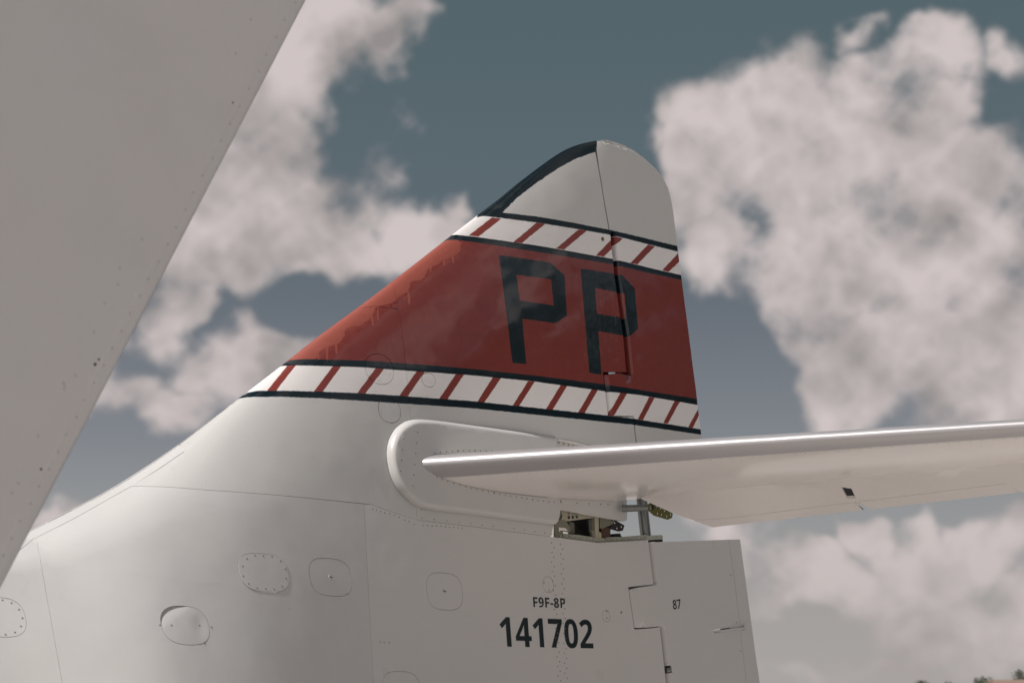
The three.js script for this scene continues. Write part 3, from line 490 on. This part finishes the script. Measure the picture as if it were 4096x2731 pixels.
const tabEdge = ats([[2962, 2157], [3008, 2500], [3040, 2728]]); tabEdge.push([tabEdge[2][0] + 0.07, low]);
skin('trim_tab', lowRudder, [...off(tabLine, g2 * 1.6, 0), ...tabEdge.slice().reverse()], { mat: M.aft, print: aftPrint, f: lrBody });
{
  const a = on3(2858, 2526, -0.004), b = on3(2925, 2517, 0.006), c2 = on3(2972, 2512, 0.008);
  obj('tab_rod', mergeGeometries([tube(a, b, 0.004), tube(b, c2, 0.004)]), M.grey, lowRudder);
  const q = on3(2975, 2511, 0.005); obj('rod_bracket', new THREE.BoxGeometry(0.012, 0.02, 0.014).translate(q.x, q.y, q.z), M.grey, lowRudder);
  const r = on3(2676, 2678, -0.006); obj('hinge_pin', tube(V3(r.x - 0.012, r.y - 0.004, r.z), V3(r.x + 0.012, r.y, r.z), 0.009), M.steel, lowRudder);
  obj('screw', heads([[2924, 2300], [2949, 2489], [2964, 2604]], 0.003, lrBody), M.screw, lowRudder, { kind: 'stuff' });
}

// ---------------------------------------------------------------- stabilizers
const LE = (z) => [-0.548 + 0.7 * (z - 0.165), 2.408 + 0.035 * (z - 0.165)], TE = (z) => [0.738 + 0.4745 * (z - 0.36), 2.24 + 0.0783 * (z - 0.36)], ZTIP = 2.5;
const naca = (X) => 5 * 0.1 * (0.2969 * Math.sqrt(Math.max(0, X)) - 0.126 * X - 0.3516 * X * X + 0.2843 * X ** 3 - 0.1015 * X ** 4);
const KK = (z) => mix(0.875, 0.77, sstep(0.165, 0.5, z));
function stabY(x, z, side) {   // side -1 lower, +1 upper
  const [lx, ly] = LE(z), [tx, ty] = TE(z), c = tx - lx, X = (x - lx) / c, tipk = ell((ZTIP - z) / 0.12);
  const KINK = KK(z), midk = ly - 0.04 * KINK * c, tk = naca(KINK) * c;
  if (X <= KINK) return ly - 0.04 * Math.max(0, X) * c + side * naca(X) * c * tipk + 0.0004 * n2(x * 4, z * 3 + 7);
  const t = (X - KINK) / (1 - KINK);
  return mix(midk + side * tk * tipk, ty + side * 0.003, t);
}
const lowerY = (x, z) => stabY(x, z, -1), upperY = (x, z) => stabY(x, z, 1);
function onStab(px, py) {   // [x, z] on the underside
  const d = rayOf(px, py); let a = 2.2, b = 9, best = null;
  let prev = null; for (let s = a; s < b; s += 0.01) { const p = EYE.clone().addScaledVector(d, s), v = p.y - lowerY(p.x, Math.max(0, p.z)); if (prev !== null && prev < 0 && v >= 0 && p.z > 0.02) { best = p; break; } prev = v; }
  return best ? [best.x, best.z] : [0, 0];
}
const chordX = (z, X) => { const l = LE(z)[0], t = TE(z)[0]; return l + (t - l) * X; };
const spanLine = (X, za, zb, n = 24) => Array.from({ length: n + 1 }, (_, i) => { const z = mix(za, zb, i / n); return [chordX(z, X === 'hinge' ? KK(z) : X), z]; });
function stabilizer() {
  const s = part('stabilizer', jet);
  const zr = 0.09, LX = 0.075;
  // bright metal leading edge, wrapped round the nose
  const pos = [], idx = [], uvs = [], nz = 48, na = 28;
  for (let i = 0; i <= nz; i++) {
    const z = mix(zr, ZTIP - 0.002, i / nz), lx = chordX(z, 0);
    for (let j = 0; j <= na; j++) { const q = j / na * 2 - 1, X = LX * q * q, side = q < 0 ? -1 : 1, x = chordX(z, X); pos.push(x - 0.0008 * (1 - Math.abs(q)), stabY(x, z, side) + side * 0.0009, z); uvs.push(q * 0.1, z); }
  }
  for (let i = 0; i < nz; i++) for (let j = 0; j < na; j++) { const a = i * (na + 1) + j, b = a + na + 1; idx.push(a, b, a + 1, b, b + 1, a + 1); }
  const g = new THREE.BufferGeometry(); g.setAttribute('position', new THREE.Float32BufferAttribute(pos, 3)); g.setAttribute('uv', new THREE.Float32BufferAttribute(uvs, 2)); g.setAttribute('uv1', new THREE.Float32BufferAttribute(uvs, 2)); g.setIndex(idx); g.computeVertexNormals();
  const parts = [['leading_edge', g, M.silver, { label: 'bright metal leading edge strip' }]];
  const under = [...spanLine(LX, zr, ZTIP), ...spanLine('hinge', zr, ZTIP).reverse()];
  parts.push(['skin_panel', mergeGeometries([sheet({ outline: under, f: lowerY, plane: 'xz', sign: -1, maxLen: 0.09 }), sheet({ outline: under, f: upperY, plane: 'xz', sign: 1, maxLen: 0.09 })]), M.white]);
  const tabA = onStab(2775, 2080), tabB = onStab(4030, 1932), tipA = onStab(2850, 2104), tabEnd = onStab(4060, 1962);
  const tl = (z) => mix(tabA[0], tabB[0], (z - tabA[1]) / (tabB[1] - tabA[1]));
  const tabLineZ = Array.from({ length: 13 }, (_, i) => { const z = mix(tabA[1], tabB[1], i / 12); return [tl(z), z]; });
  const elev = [...spanLine('hinge', 0.19, ZTIP).map(([x, z]) => [x + 0.0006, z]), [chordX(ZTIP, 0.995), ZTIP], [chordX(tabB[1] + 0.003, 0.995), tabB[1] + 0.003], ...off(tabLineZ.slice().reverse(), -0.003, 0)];
  const slot = [[3366, 1946], [3407, 1948], [3425, 1989], [3390, 1990]].map((p) => onStab(...p));
  const el = part('elevator', s);
  parts.push(['elevator_skin', mergeGeometries([sheet({ outline: elev, holes: [slot], f: lowerY, plane: 'xz', sign: -1, maxLen: 0.09, thick: 0.012 }), sheet({ outline: elev, f: upperY, plane: 'xz', sign: 1, maxLen: 0.09 })]), M.white]);
  const midT = [3418, 3432].map((x) => onStab(x, 2012)[1]), zm = onStab(3425, 2004)[1];
  for (const [za, zb] of [[tabA[1], zm - 0.012], [zm + 0.012, tabB[1]]]) {
    const line = Array.from({ length: 9 }, (_, i) => { const z = mix(za, zb, i / 8); return [tl(z) + 0.0016, z]; });
    const end = Array.from({ length: 9 }, (_, i) => { const z = mix(zb, za, i / 8); return [chordX(z, 0.998), z]; });
    if (za === tabA[1]) end[8] = tipA;
    const o = [...line, ...end];
    parts.push(['trim_tab', mergeGeometries([sheet({ outline: o, f: (x, z) => lowerY(x, z) + 0.0004, plane: 'xz', sign: -1, maxLen: 0.09 }), sheet({ outline: o, f: upperY, plane: 'xz', sign: 1, maxLen: 0.09 })]), M.white]);
  }
  const hp = [chordX(zm, 0.995), zm], hx = tl(zm);
  parts.push(['tab_hinge', new THREE.BoxGeometry(0.03, 0.008, 0.01).rotateZ(-0.35).translate(hx + 0.012, lowerY(hx + 0.012, zm) + 0.002, zm), M.white]);
  const wc = slot.reduce((a, p) => [a[0] + p[0] / 4, a[1] + p[1] / 4], [0, 0]);
  parts.push(['actuator_well', sheet({ outline: slot.map(([x, z]) => [wc[0] + (x - wc[0]) * 1.25, wc[1] + (z - wc[1]) * 1.25]), f: (x, z) => lowerY(x, z) + 0.011, plane: 'xz', sign: -1, thick: 0.004 }), M.dark]);  // dark sheet over the slot, standing in for the shade inside
  const rv = []; for (let i = 0; i < 70; i++) { const z = mix(0.2, 2.3, i / 69), x = chordX(z, LX + 0.012 + (i % 2) * 0.006); rv.push(new THREE.CylinderGeometry(0.0022, 0.0022, 0.0012, 8).translate(x, lowerY(x, z), z)); }
  parts.push(['rivet', mergeGeometries(rv), paint(rgb(0.35, 0.32, 0.28), 0.5), { kind: 'stuff' }]);
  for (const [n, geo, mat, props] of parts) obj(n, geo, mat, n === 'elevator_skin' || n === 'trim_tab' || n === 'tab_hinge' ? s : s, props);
  s.remove(el); counts.elevator--;
  return parts;
}
{
  const parts = stabilizer(), s = part('stabilizer', jet);
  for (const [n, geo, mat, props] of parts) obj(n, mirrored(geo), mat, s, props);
}

// ---------------------------------------------------------------- root fairing
const D = ([x, y]) => [1450 + x * 0.4253, 1600 + y * 0.4253], Hc = ([x, y]) => [2100 + x * 0.2979, 1900 + y * 0.2979];
const rimPx = [[1815, 350], [1560, 312], [1300, 277], [1000, 236], [700, 196], [560, 183], [500, 182], [455, 186], [410, 198], [375, 215], [310, 264], [260, 340], [232, 420], [223, 500], [230, 590], [255, 700], [300, 800], [360, 885], [430, 950], [500, 1000], [560, 1020], [625, 1034], [900, 1067], [1200, 1105], [1500, 1142], [1790, 1178]].map(D);
const rim = smoothLine(ats(rimPx), 120);
const lift = (x, y) => { const d = Math.abs(nearest(rim, x, y)), top = y > 2.4; const H = top ? curve([[-0.45, 0.034], [-0.1, 0.03], [0.1, 0.018], [0.3, 0.012]], x) : curve([[-0.45, 0.034], [-0.1, 0.028], [0.15, 0.018], [0.3, 0.014], [0.5, 0.012]], x); return H * ell(d / 0.021); };
const padY = (x, y) => bare(x, y) + 0.0005 + lift(x, y) + dents(x + 3, y) * 0.6;
{
  const fairing = part('root_fairing', jet, { label: 'raised fairing round the stabilizer root' });
  const aft = ats([...[[1834, 362], [1840, 382], [1845, 460]].map(D), [2238, 1900], [2240, 1985], ...[[460, 300], [700, 300], [1060, 290], [1402, 280], [1415, 470], [1411, 590], [1400, 606], [1380, 614], [1340, 610], [930, 545], [520, 466]].map(Hc), ...[[1880, 1038], [1876, 1080], [1862, 1128], [1845, 1160], [1820, 1177]].map(D)], 0.03);
  const zr = 0.17, hole = []; for (let i = 0; i <= 30; i++) { const q = i / 30 * 2 - 1, X = 0.52 * q * q, x = chordX(zr, X), sd = q < 0 ? -1 : 1; hole.push([x - 0.005 * (1 - Math.abs(q)), stabY(x, zr, sd) + sd * 0.0035]); }
  obj('fairing_skin', both(sheet({ outline: [...aft, ...rim.slice().reverse()], holes: [hole], f: padY, maxLen: 0.04, minLen: 0.0022, tol: 0.0002, thick: 0.012, keepEdge: (x, y) => Math.abs(nearest(rim, x, y)) > 0.004, nudge: nudged(rim, 0.0015, nearest(rim, -0.1, 2.4) > 0 ? 1 : -1) })), M.grey, fairing);
  obj('fairing_strip', sheet({ outline: ats([[462, 322], [700, 342], [1060, 347], [1325, 345], [1325, 422], [1060, 428], [700, 405], [490, 385], [470, 372]].map(Hc), 0.014), f: (x, y) => padY(x, y) + 0.0022, thick: 0.003 }), M.grey, fairing);
  const pts = [[385, 365], [375, 465], [367, 567], [358, 667], [517, 302], [508, 403], [500, 503], [490, 605], [483, 705], [475, 808], [680, 500], [733, 493], [787, 486], [843, 481], [897, 478, 1.4], [950, 476], [1005, 475], [1058, 475, 1.3], [1110, 478], [1164, 480], [1218, 483], [1272, 486], [697, 725], [745, 745], [800, 765], [857, 783], [912, 798], [968, 815], [1022, 830], [1075, 842], [1130, 853], [1183, 865], [1237, 875, 1.5], [1290, 885], [1342, 895], [1393, 902], [1447, 910], [1497, 918], [1548, 927], [1600, 935, 1.3], [1652, 943], [1702, 950], [1752, 955], [1803, 958]].map(([x, y, k]) => [...D([x, y]), k]);
  const strip = [[480, 357], [693, 375], [853, 385], [1012, 393], [1110, 390], [1307, 388]].map((p) => [...Hc(p), 1.1]);
  // pixels on the raised pad: unproject with its own height
  const gs = [...pts, ...strip].map(([px, py, k = 1]) => { let p = at(px, py, 0.04); for (let i = 0; i < 6; i++) p = at(px, py, padY(...p) - bare(...p)); return new THREE.CylinderGeometry(0.0026 * k, 0.0028 * k, 0.0014, 8).rotateX(Math.PI / 2).translate(p[0], p[1], padY(...p) + 0.0024 * (py > 1990 && px > 2240 ? 1 : 0)); });
  obj('screw', mergeGeometries(gs), M.screw, fairing, { kind: 'stuff' });
}

// ---------------------------------------------------------------- structure laid open between fin and fuselage
{
  const bay = part('tail_hinge_bay', jet, { label: 'open bay of brackets and tubes under the fairing' });
  // a flat plate cut to an outline given in photo pixels, standing at that z
  const plate = (name, pts, z, t, mat, holes = [], props) => {
    const to = (p) => { const q = onZ(...Hc(p), z); return new THREE.Vector2(q.x, q.y); };
    const s = new THREE.Shape(pts.map(to));
    for (const [hx, hy, hr] of holes) { const c = to([hx, hy]), r = Math.abs(to([hx + hr, hy]).x - c.x) * 0.82, h = new THREE.Path(); h.absellipse(c.x, c.y, r, r * 1.05, 0, Math.PI * 2, false); s.holes.push(h); }
    const g = new THREE.ExtrudeGeometry(s, { depth: t, bevelEnabled: true, bevelSize: 0.0006, bevelThickness: 0.0006, bevelSegments: 1, curveSegments: 14 }).translate(0, 0, z - t);
    g.setAttribute('uv1', g.attributes.uv);
    return obj(name, g, mat, bay, props);
  };
  plate('bearing_bracket', [[492, 468], [512, 458], [530, 470], [930, 545], [925, 570], [620, 610], [478, 632], [505, 540], [488, 500]], 0.086, 0.006, M.cream, [[590, 563, 24], [645, 560, 24], [697, 555, 24], [590, 496, 20], [640, 500, 20], [690, 506, 18]]);
  plate('bulkhead', [[545, 560], [930, 540], [1180, 590], [1150, 700], [1145, 850], [905, 850], [605, 800], [598, 700], [545, 640]], 0.0, 0.01, M.dark);
  plate('side_frame', [[595, 630], [660, 640], [668, 780], [610, 775], [600, 700]], 0.03, 0.004, M.primer, [], {});
  plate('side_frame', [[860, 590], [935, 565], [935, 760], [870, 740]], 0.04, 0.01, M.steel);
  plate('post', [[937, 548], [988, 556], [990, 845], [945, 842]], 0.08, 0.02, M.cream);
  plate('post_foot', [[885, 742], [925, 738], [945, 765], [945, 842], [915, 838], [905, 790]], 0.082, 0.012, M.primer);
  plate('post_foot', [[990, 770], [1010, 762], [1026, 790], [1024, 848], [992, 846]], 0.082, 0.012, M.cream);
  plate('hinge_arm', [[1005, 556], [1180, 588], [1198, 610], [1192, 645], [1145, 672], [1080, 700], [1030, 720], [1005, 700]], 0.066, 0.012, M.primer, [[1168, 600, 16]]);
  plate('hinge_arm', [[1030, 695], [1140, 715], [1152, 838], [1028, 845]], 0.06, 0.012, M.rust);
  plate('flange', [[396, 660], [450, 630], [470, 600], [548, 610], [604, 700], [604, 770], [512, 752], [512, 840], [396, 842]], 0.088, 0.004, M.primer, [[490, 812, 12]]);
  plate('sky_shim', [[456, 702], [545, 715], [575, 745], [515, 743], [480, 740], [460, 757]], 0.092, 0.003, M.white);  // white plate, also standing in for bright sky through the covered opening
  plate('gusset', [[1204, 598], [1336, 676], [1316, 742], [1265, 755], [1143, 720], [1160, 680], [1190, 645]], 0.045, 0.004, M.brown, [[1211, 643, 14], [1163, 691, 14], [1241, 714, 14], [1299, 694, 14]], { label: 'dark brown gusset plate with four holes' });
  plate('gusset', [[1662, 392], [1690, 372], [1986, 515], [1976, 573], [1922, 596], [1740, 541], [1668, 478]], 0.2, 0.004, M.olive, [[1775, 420, 11], [1828, 450, 11], [1880, 482, 11], [1962, 532, 11], [1787, 517, 11], [1840, 532, 11], [1911, 553, 11]].map(([a, b2, r]) => [a, b2, r * 1.25]), { label: 'olive green gusset plate with rows of holes' });
  { const c = onZ(...Hc([1714, 437]), 0.204); obj('bearing', tube(V3(c.x, c.y, 0.196), V3(c.x, c.y, 0.2035), 0.0095), M.dark, bay); }
  plate('knob', [[1183, 825], [1190, 795], [1215, 787], [1280, 784], [1288, 806], [1302, 826]], 0.03, 0.03, M.dark);
  plate('angle_strip', [[512, 787], [700, 802], [900, 832], [1065, 850], [1084, 868], [1082, 906], [975, 916], [760, 884], [515, 858]], 0.08, 0.004, M.strip, [[578, 818, 11], [660, 828, 11], [738, 842, 11], [820, 853, 11], [902, 863, 11]]);
  plate('angle_strip', [[1086, 838], [1300, 830], [1600, 806], [1630, 803], [1640, 812], [1838, 806], [1852, 822], [1850, 856], [1640, 874], [1086, 906]], 0.066, 0.004, M.strip, [[1148, 862, 11], [1222, 860, 11], [1297, 858, 11], [1375, 853, 11], [1470, 845, 11], [1543, 843, 11], [1617, 838, 11], [1707, 832, 11], [1767, 828, 8], [1828, 825, 8]]);
  plate('gap_shade', [[1658, 868], [1850, 862], [1850, 892], [1780, 886], [1660, 902]], 0.05, 0.03, M.dark);  // dark block standing in for the shaded gap below the strip
  obj('torque_tube', tube(onZ(...Hc([1556, 200]), 0), onZ(...Hc([1625, 840]), 0), 0.0225), M.steel, bay);
  { const a = onZ(...Hc([1300, 450]), 0.11), b = onZ(...Hc([1700, 437]), 0.197); obj('cross_tube', tube(a, b, 0.0145, 0.0125), M.steel, bay); }
  // ribbed web seen in the slot above the stabilizer, with its row of lightening holes and the fin's turned lip
  const web = (p) => onZ(2196 + p[0] * 0.12755, 1730 + p[1] * 0.12755, 0.085);
  const S = new THREE.Shape([[250, 190], [700, 290], [1350, 430], [1500, 620], [250, 700]].map((p) => { const q = web(p); return new THREE.Vector2(q.x, q.y); }));
  for (const p of [[370, 300], [525, 335], [680, 372], [820, 405], [970, 440], [1110, 462]]) { const q = web(p), h = new THREE.Path(); h.absellipse(q.x, q.y, 0.0055, 0.0045, 0, Math.PI * 2, false); S.holes.push(h); }
  const wg = new THREE.ExtrudeGeometry(S, { depth: 0.003, bevelEnabled: false }); wg.translate(0, 0, 0.07); wg.setAttribute('uv1', wg.attributes.uv); obj('web', wg, M.grey, bay);
  const lipPts = [[245, 220], [700, 315], [1240, 445], [1400, 490]].map((p) => { const q = web(p); return V3(q.x, q.y, 0.092); });
  const lg = new THREE.TubeGeometry(new THREE.CatmullRomCurve3(lipPts), 24, 0.0022, 8); lg.setAttribute('uv1', lg.attributes.uv); obj('lip', lg, M.white, bay);
}

// ---------------------------------------------------------------- folded port wing, standing on edge beside the tail
{
  const wing = part('folded_wing', jet, { label: 'plain grey outer wing panel folded upright' }), zw = 2.2;
  const a = onZ(1219, 0, zw), b = onZ(0, 2343, zw), te = (y) => mix(b.x, a.x, (y - b.y) / (a.y - b.y)), y0 = 1.15, y1 = 4.9;
  const f = (x, y) => { const d = te(y) - x; return zw + 0.0015 + 0.085 * (1 - Math.exp(-Math.max(0, d) / 0.75)) + 0.0007 * n2(x * 2.5, y * 2.5) * clamp(d * 6) - 0.0012 * (1 - sstep(0.03, 0.036, d)); };
  const outline = [[te(y0), y0], [te(y1), y1], [te(y1) - 1.15, y1], [te(y0) - 2.1, y0]];
  const port = sheet({ outline, f, maxLen: 0.12, thick: 0.003, minLen: 0.01 });
  const star = sheet({ outline, f: (x, y) => 2 * zw - f(x, y), sign: -1, maxLen: 0.2, thick: 0.003, minLen: 0.02 });
  obj('wing_skin', mergeGeometries([port, star]), M.wing, wing);
  const spot = (px, py) => { let p = onZ(px, py, zw); for (let i = 0; i < 4; i++) p = onZ(px, py, f(p.x, p.y)); return p; };
  obj('drain_hole', mergeGeometries([[930, 410, 0.0018], [378, 1457, 0.003], [393, 1437, 0.0021], [162, 1876, 0.0023]].map(([x, y, r]) => { const p = spot(x, y); return new THREE.CylinderGeometry(r, r, 0.001, 12).rotateX(Math.PI / 2).translate(p.x, p.y, p.z); })), M.hole, wing, { kind: 'stuff' });
  const rnd = mulberry(3), rv = [];
  for (let i = 0; i < 34; i++) { const q = i / 33, px = mix(1200, 20, q) - 22 - 26 * q + (rnd() - 0.5) * 10, py = mix(10, 2290, q), p = spot(px, py); rv.push(new THREE.CylinderGeometry(0.0024, 0.0028, 0.0012, 8).rotateX(Math.PI / 2).translate(p.x, p.y, p.z)); }
  for (let i = 0; i < 14; i++) { const q = rnd(), px = mix(1100, 20, q) - 60 - rnd() * 60, p = spot(px, mix(60, 2230, q)); rv.push(new THREE.CylinderGeometry(0.0028, 0.003, 0.0008, 8).rotateX(Math.PI / 2).translate(p.x, p.y, p.z)); }
  obj('rivet', mergeGeometries(rv), paint(rgb(0.56, 0.545, 0.535), 0.6), wing, { kind: 'stuff' });
  // fold joint and inner wing, below the picture
  obj('inner_wing', (() => { const s = new THREE.Shape([new THREE.Vector2(te(y0) - 2.2, 0), new THREE.Vector2(te(y0) - 0.02, 0), new THREE.Vector2(te(y0) - 0.5, 2.0), new THREE.Vector2(te(y0) - 3.1, 2.0)]); const g = new THREE.ExtrudeGeometry(s, { depth: 0.14, bevelEnabled: true, bevelSize: 0.02, bevelThickness: 0.02, bevelSegments: 3 }); g.rotateX(-Math.PI / 2).translate(0, y0 - 0.2, zw); g.setAttribute('uv1', g.attributes.uv); return g; })(), M.wing, wing);
}

// ---------------------------------------------------------------- far trees and a roof beyond the apron, their tops just in frame
{
  const leafMat = new THREE.MeshStandardMaterial({ color: rgb(0.07, 0.085, 0.05), roughness: 0.9, side: THREE.DoubleSide }), barkMat = new THREE.MeshStandardMaterial({ color: rgb(0.12, 0.1, 0.08), roughness: 0.95 });
  const far = (px, dist) => { const d = rayOf(px, 2731); d.y = 0; d.normalize(); return V3(EYE.x + d.x * dist, 0, EYE.z + d.z * dist); };
  const heightAt = (py, dist, px) => { const d = rayOf(px, py); return EYE.y + d.y / Math.hypot(d.x, d.z) * dist; };
  function tree(px, py, dist, wide, seed, label) {
    const t = new THREE.Group(), p = far(px, dist), h = heightAt(py, dist, px), rnd = mulberry(seed);
    t.name = numbered('tree'); t.position.copy(p); Object.assign(t.userData, { label, category: 'tree', group: 'trees beyond the apron' }); scene.add(t);
    const trunk = [tube(V3(0, 0, 0), V3(0.05, h * 0.55, 0), wide * 0.07, wide * 0.035, 10)];
    for (let i = 0; i < 5; i++) { const a = rnd() * 6.28; trunk.push(tube(V3(0, h * (0.35 + i * 0.05), 0), V3(Math.cos(a) * wide * 0.3, h * (0.6 + rnd() * 0.2), Math.sin(a) * wide * 0.3), wide * 0.025, wide * 0.01, 8)); }
    obj('trunk', mergeGeometries(trunk), barkMat, t);
    const leaf = [], nrm = [];
    const clumps = Array.from({ length: 16 }, () => { const a = rnd() * 6.28, r = Math.sqrt(rnd()) * 0.36 * wide, y = h * (0.5 + rnd() * 0.38); return [Math.cos(a) * r, y, Math.sin(a) * r, wide * (0.12 + rnd() * 0.1)]; });
    clumps.push([0, h - wide * 0.16, 0, wide * 0.16]);
    for (const [cx, cy, cz, r] of clumps) for (let i = 0; i < 110; i++) {
      const u = rnd() * 2 - 1, a = rnd() * 6.28, q = r * Math.cbrt(rnd()), s = Math.sqrt(1 - u * u), x = cx + q * s * Math.cos(a), y = Math.min(h, cy + q * u), z = cz + q * s * Math.sin(a), k = wide * 0.035, tr = [0, 1, 2].map(() => [x + (rnd() - 0.5) * 2 * k, y + (rnd() - 0.5) * 2 * k, z + (rnd() - 0.5) * 2 * k]);
      tr.forEach((v) => leaf.push(...v));
    }
    const g = new THREE.BufferGeometry(); g.setAttribute('position', new THREE.Float32BufferAttribute(leaf, 3)); g.computeVertexNormals();
    obj('crown', g, leafMat, t);
  }
  tree(3690, 2716, 320, 2.6, 31, 'leftmost far tree tip at the bottom edge, right of the tail');
  tree(3787, 2723, 340, 2.6, 32, 'second far tree tip, just left of the rounded dark one');
  tree(3932, 2701, 330, 3.4, 33, 'rounded dark far tree just left of the tan roof');
  tree(4085, 2675, 380, 4.6, 34, 'tallest far tree rising behind the tan roof');
  // low building with a tan pitched roof
  const b = new THREE.Group(), d0 = 345, p = far(4090, d0); b.name = 'building'; b.position.copy(p); b.rotation.y = -YAW; Object.assign(b.userData, { label: 'low far building with a tan pitched roof, bottom right corner', category: 'building' }); scene.add(b);
  const top = heightAt(2718, d0, 4090), eave = top - 0.75;
  obj('wall', new THREE.BoxGeometry(12, eave, 7).translate(0.5, eave / 2, 0), new THREE.MeshStandardMaterial({ color: rgb(0.3, 0.25, 0.2), roughness: 0.9 }), b);
  const rs = new THREE.Shape([new THREE.Vector2(-4, 0), new THREE.Vector2(4, 0), new THREE.Vector2(0, 0.75)]);
  const rg = new THREE.ExtrudeGeometry(rs, { depth: 13, bevelEnabled: false }); rg.rotateY(Math.PI / 2).translate(-6.4 + 0.5, eave, 0);
  obj('roof', rg, new THREE.MeshStandardMaterial({ color: rgb(0.24, 0.17, 0.13), roughness: 0.9 }), b);
}

// dark arched building, unseen, added to give the polished fin something dark to mirror
{
  const h = new THREE.Group(); h.name = 'added_hangar'; h.position.set(34, 0, 34); h.rotation.y = Math.atan2(-34, -34); scene.add(h);
  Object.assign(h.userData, { label: 'unseen dark green arched block added for the fin to mirror', category: 'added_hangar' });
  const wall = new THREE.MeshStandardMaterial({ color: rgb(0.03, 0.036, 0.034), roughness: 0.85 }), roofM = new THREE.MeshStandardMaterial({ color: rgb(0.06, 0.062, 0.06), roughness: 0.7 });
  const arc = new THREE.Shape(); arc.moveTo(-26, 0); arc.lineTo(26, 0); arc.lineTo(26, 13); for (let i = 0; i <= 24; i++) { const t = i / 24; arc.lineTo(26 - 52 * t, 13 + 4 * Math.sin(t * Math.PI)); } arc.lineTo(-26, 0);
  obj('wall', new THREE.ExtrudeGeometry(arc, { depth: 30, bevelEnabled: false }).translate(0, 0, -30), wall, h);
  for (let i = 0; i < 6; i++) obj('door_leaf', new THREE.BoxGeometry(7.4, 12, 0.2).translate(-18.75 + i * 7.5, 6, 0.12 + (i % 2) * 0.2), wall, h);
  obj('fascia', new THREE.BoxGeometry(53, 0.6, 0.4).translate(0, 12.6, 0.5), roofM, h);
}

const renderer = new THREE.WebGLRenderer({ antialias: true });
renderer.toneMapping = THREE.LinearToneMapping;
renderer.toneMappingExposure = 0.98;
renderer.shadowMap.enabled = true;
renderer.render(scene, camera);
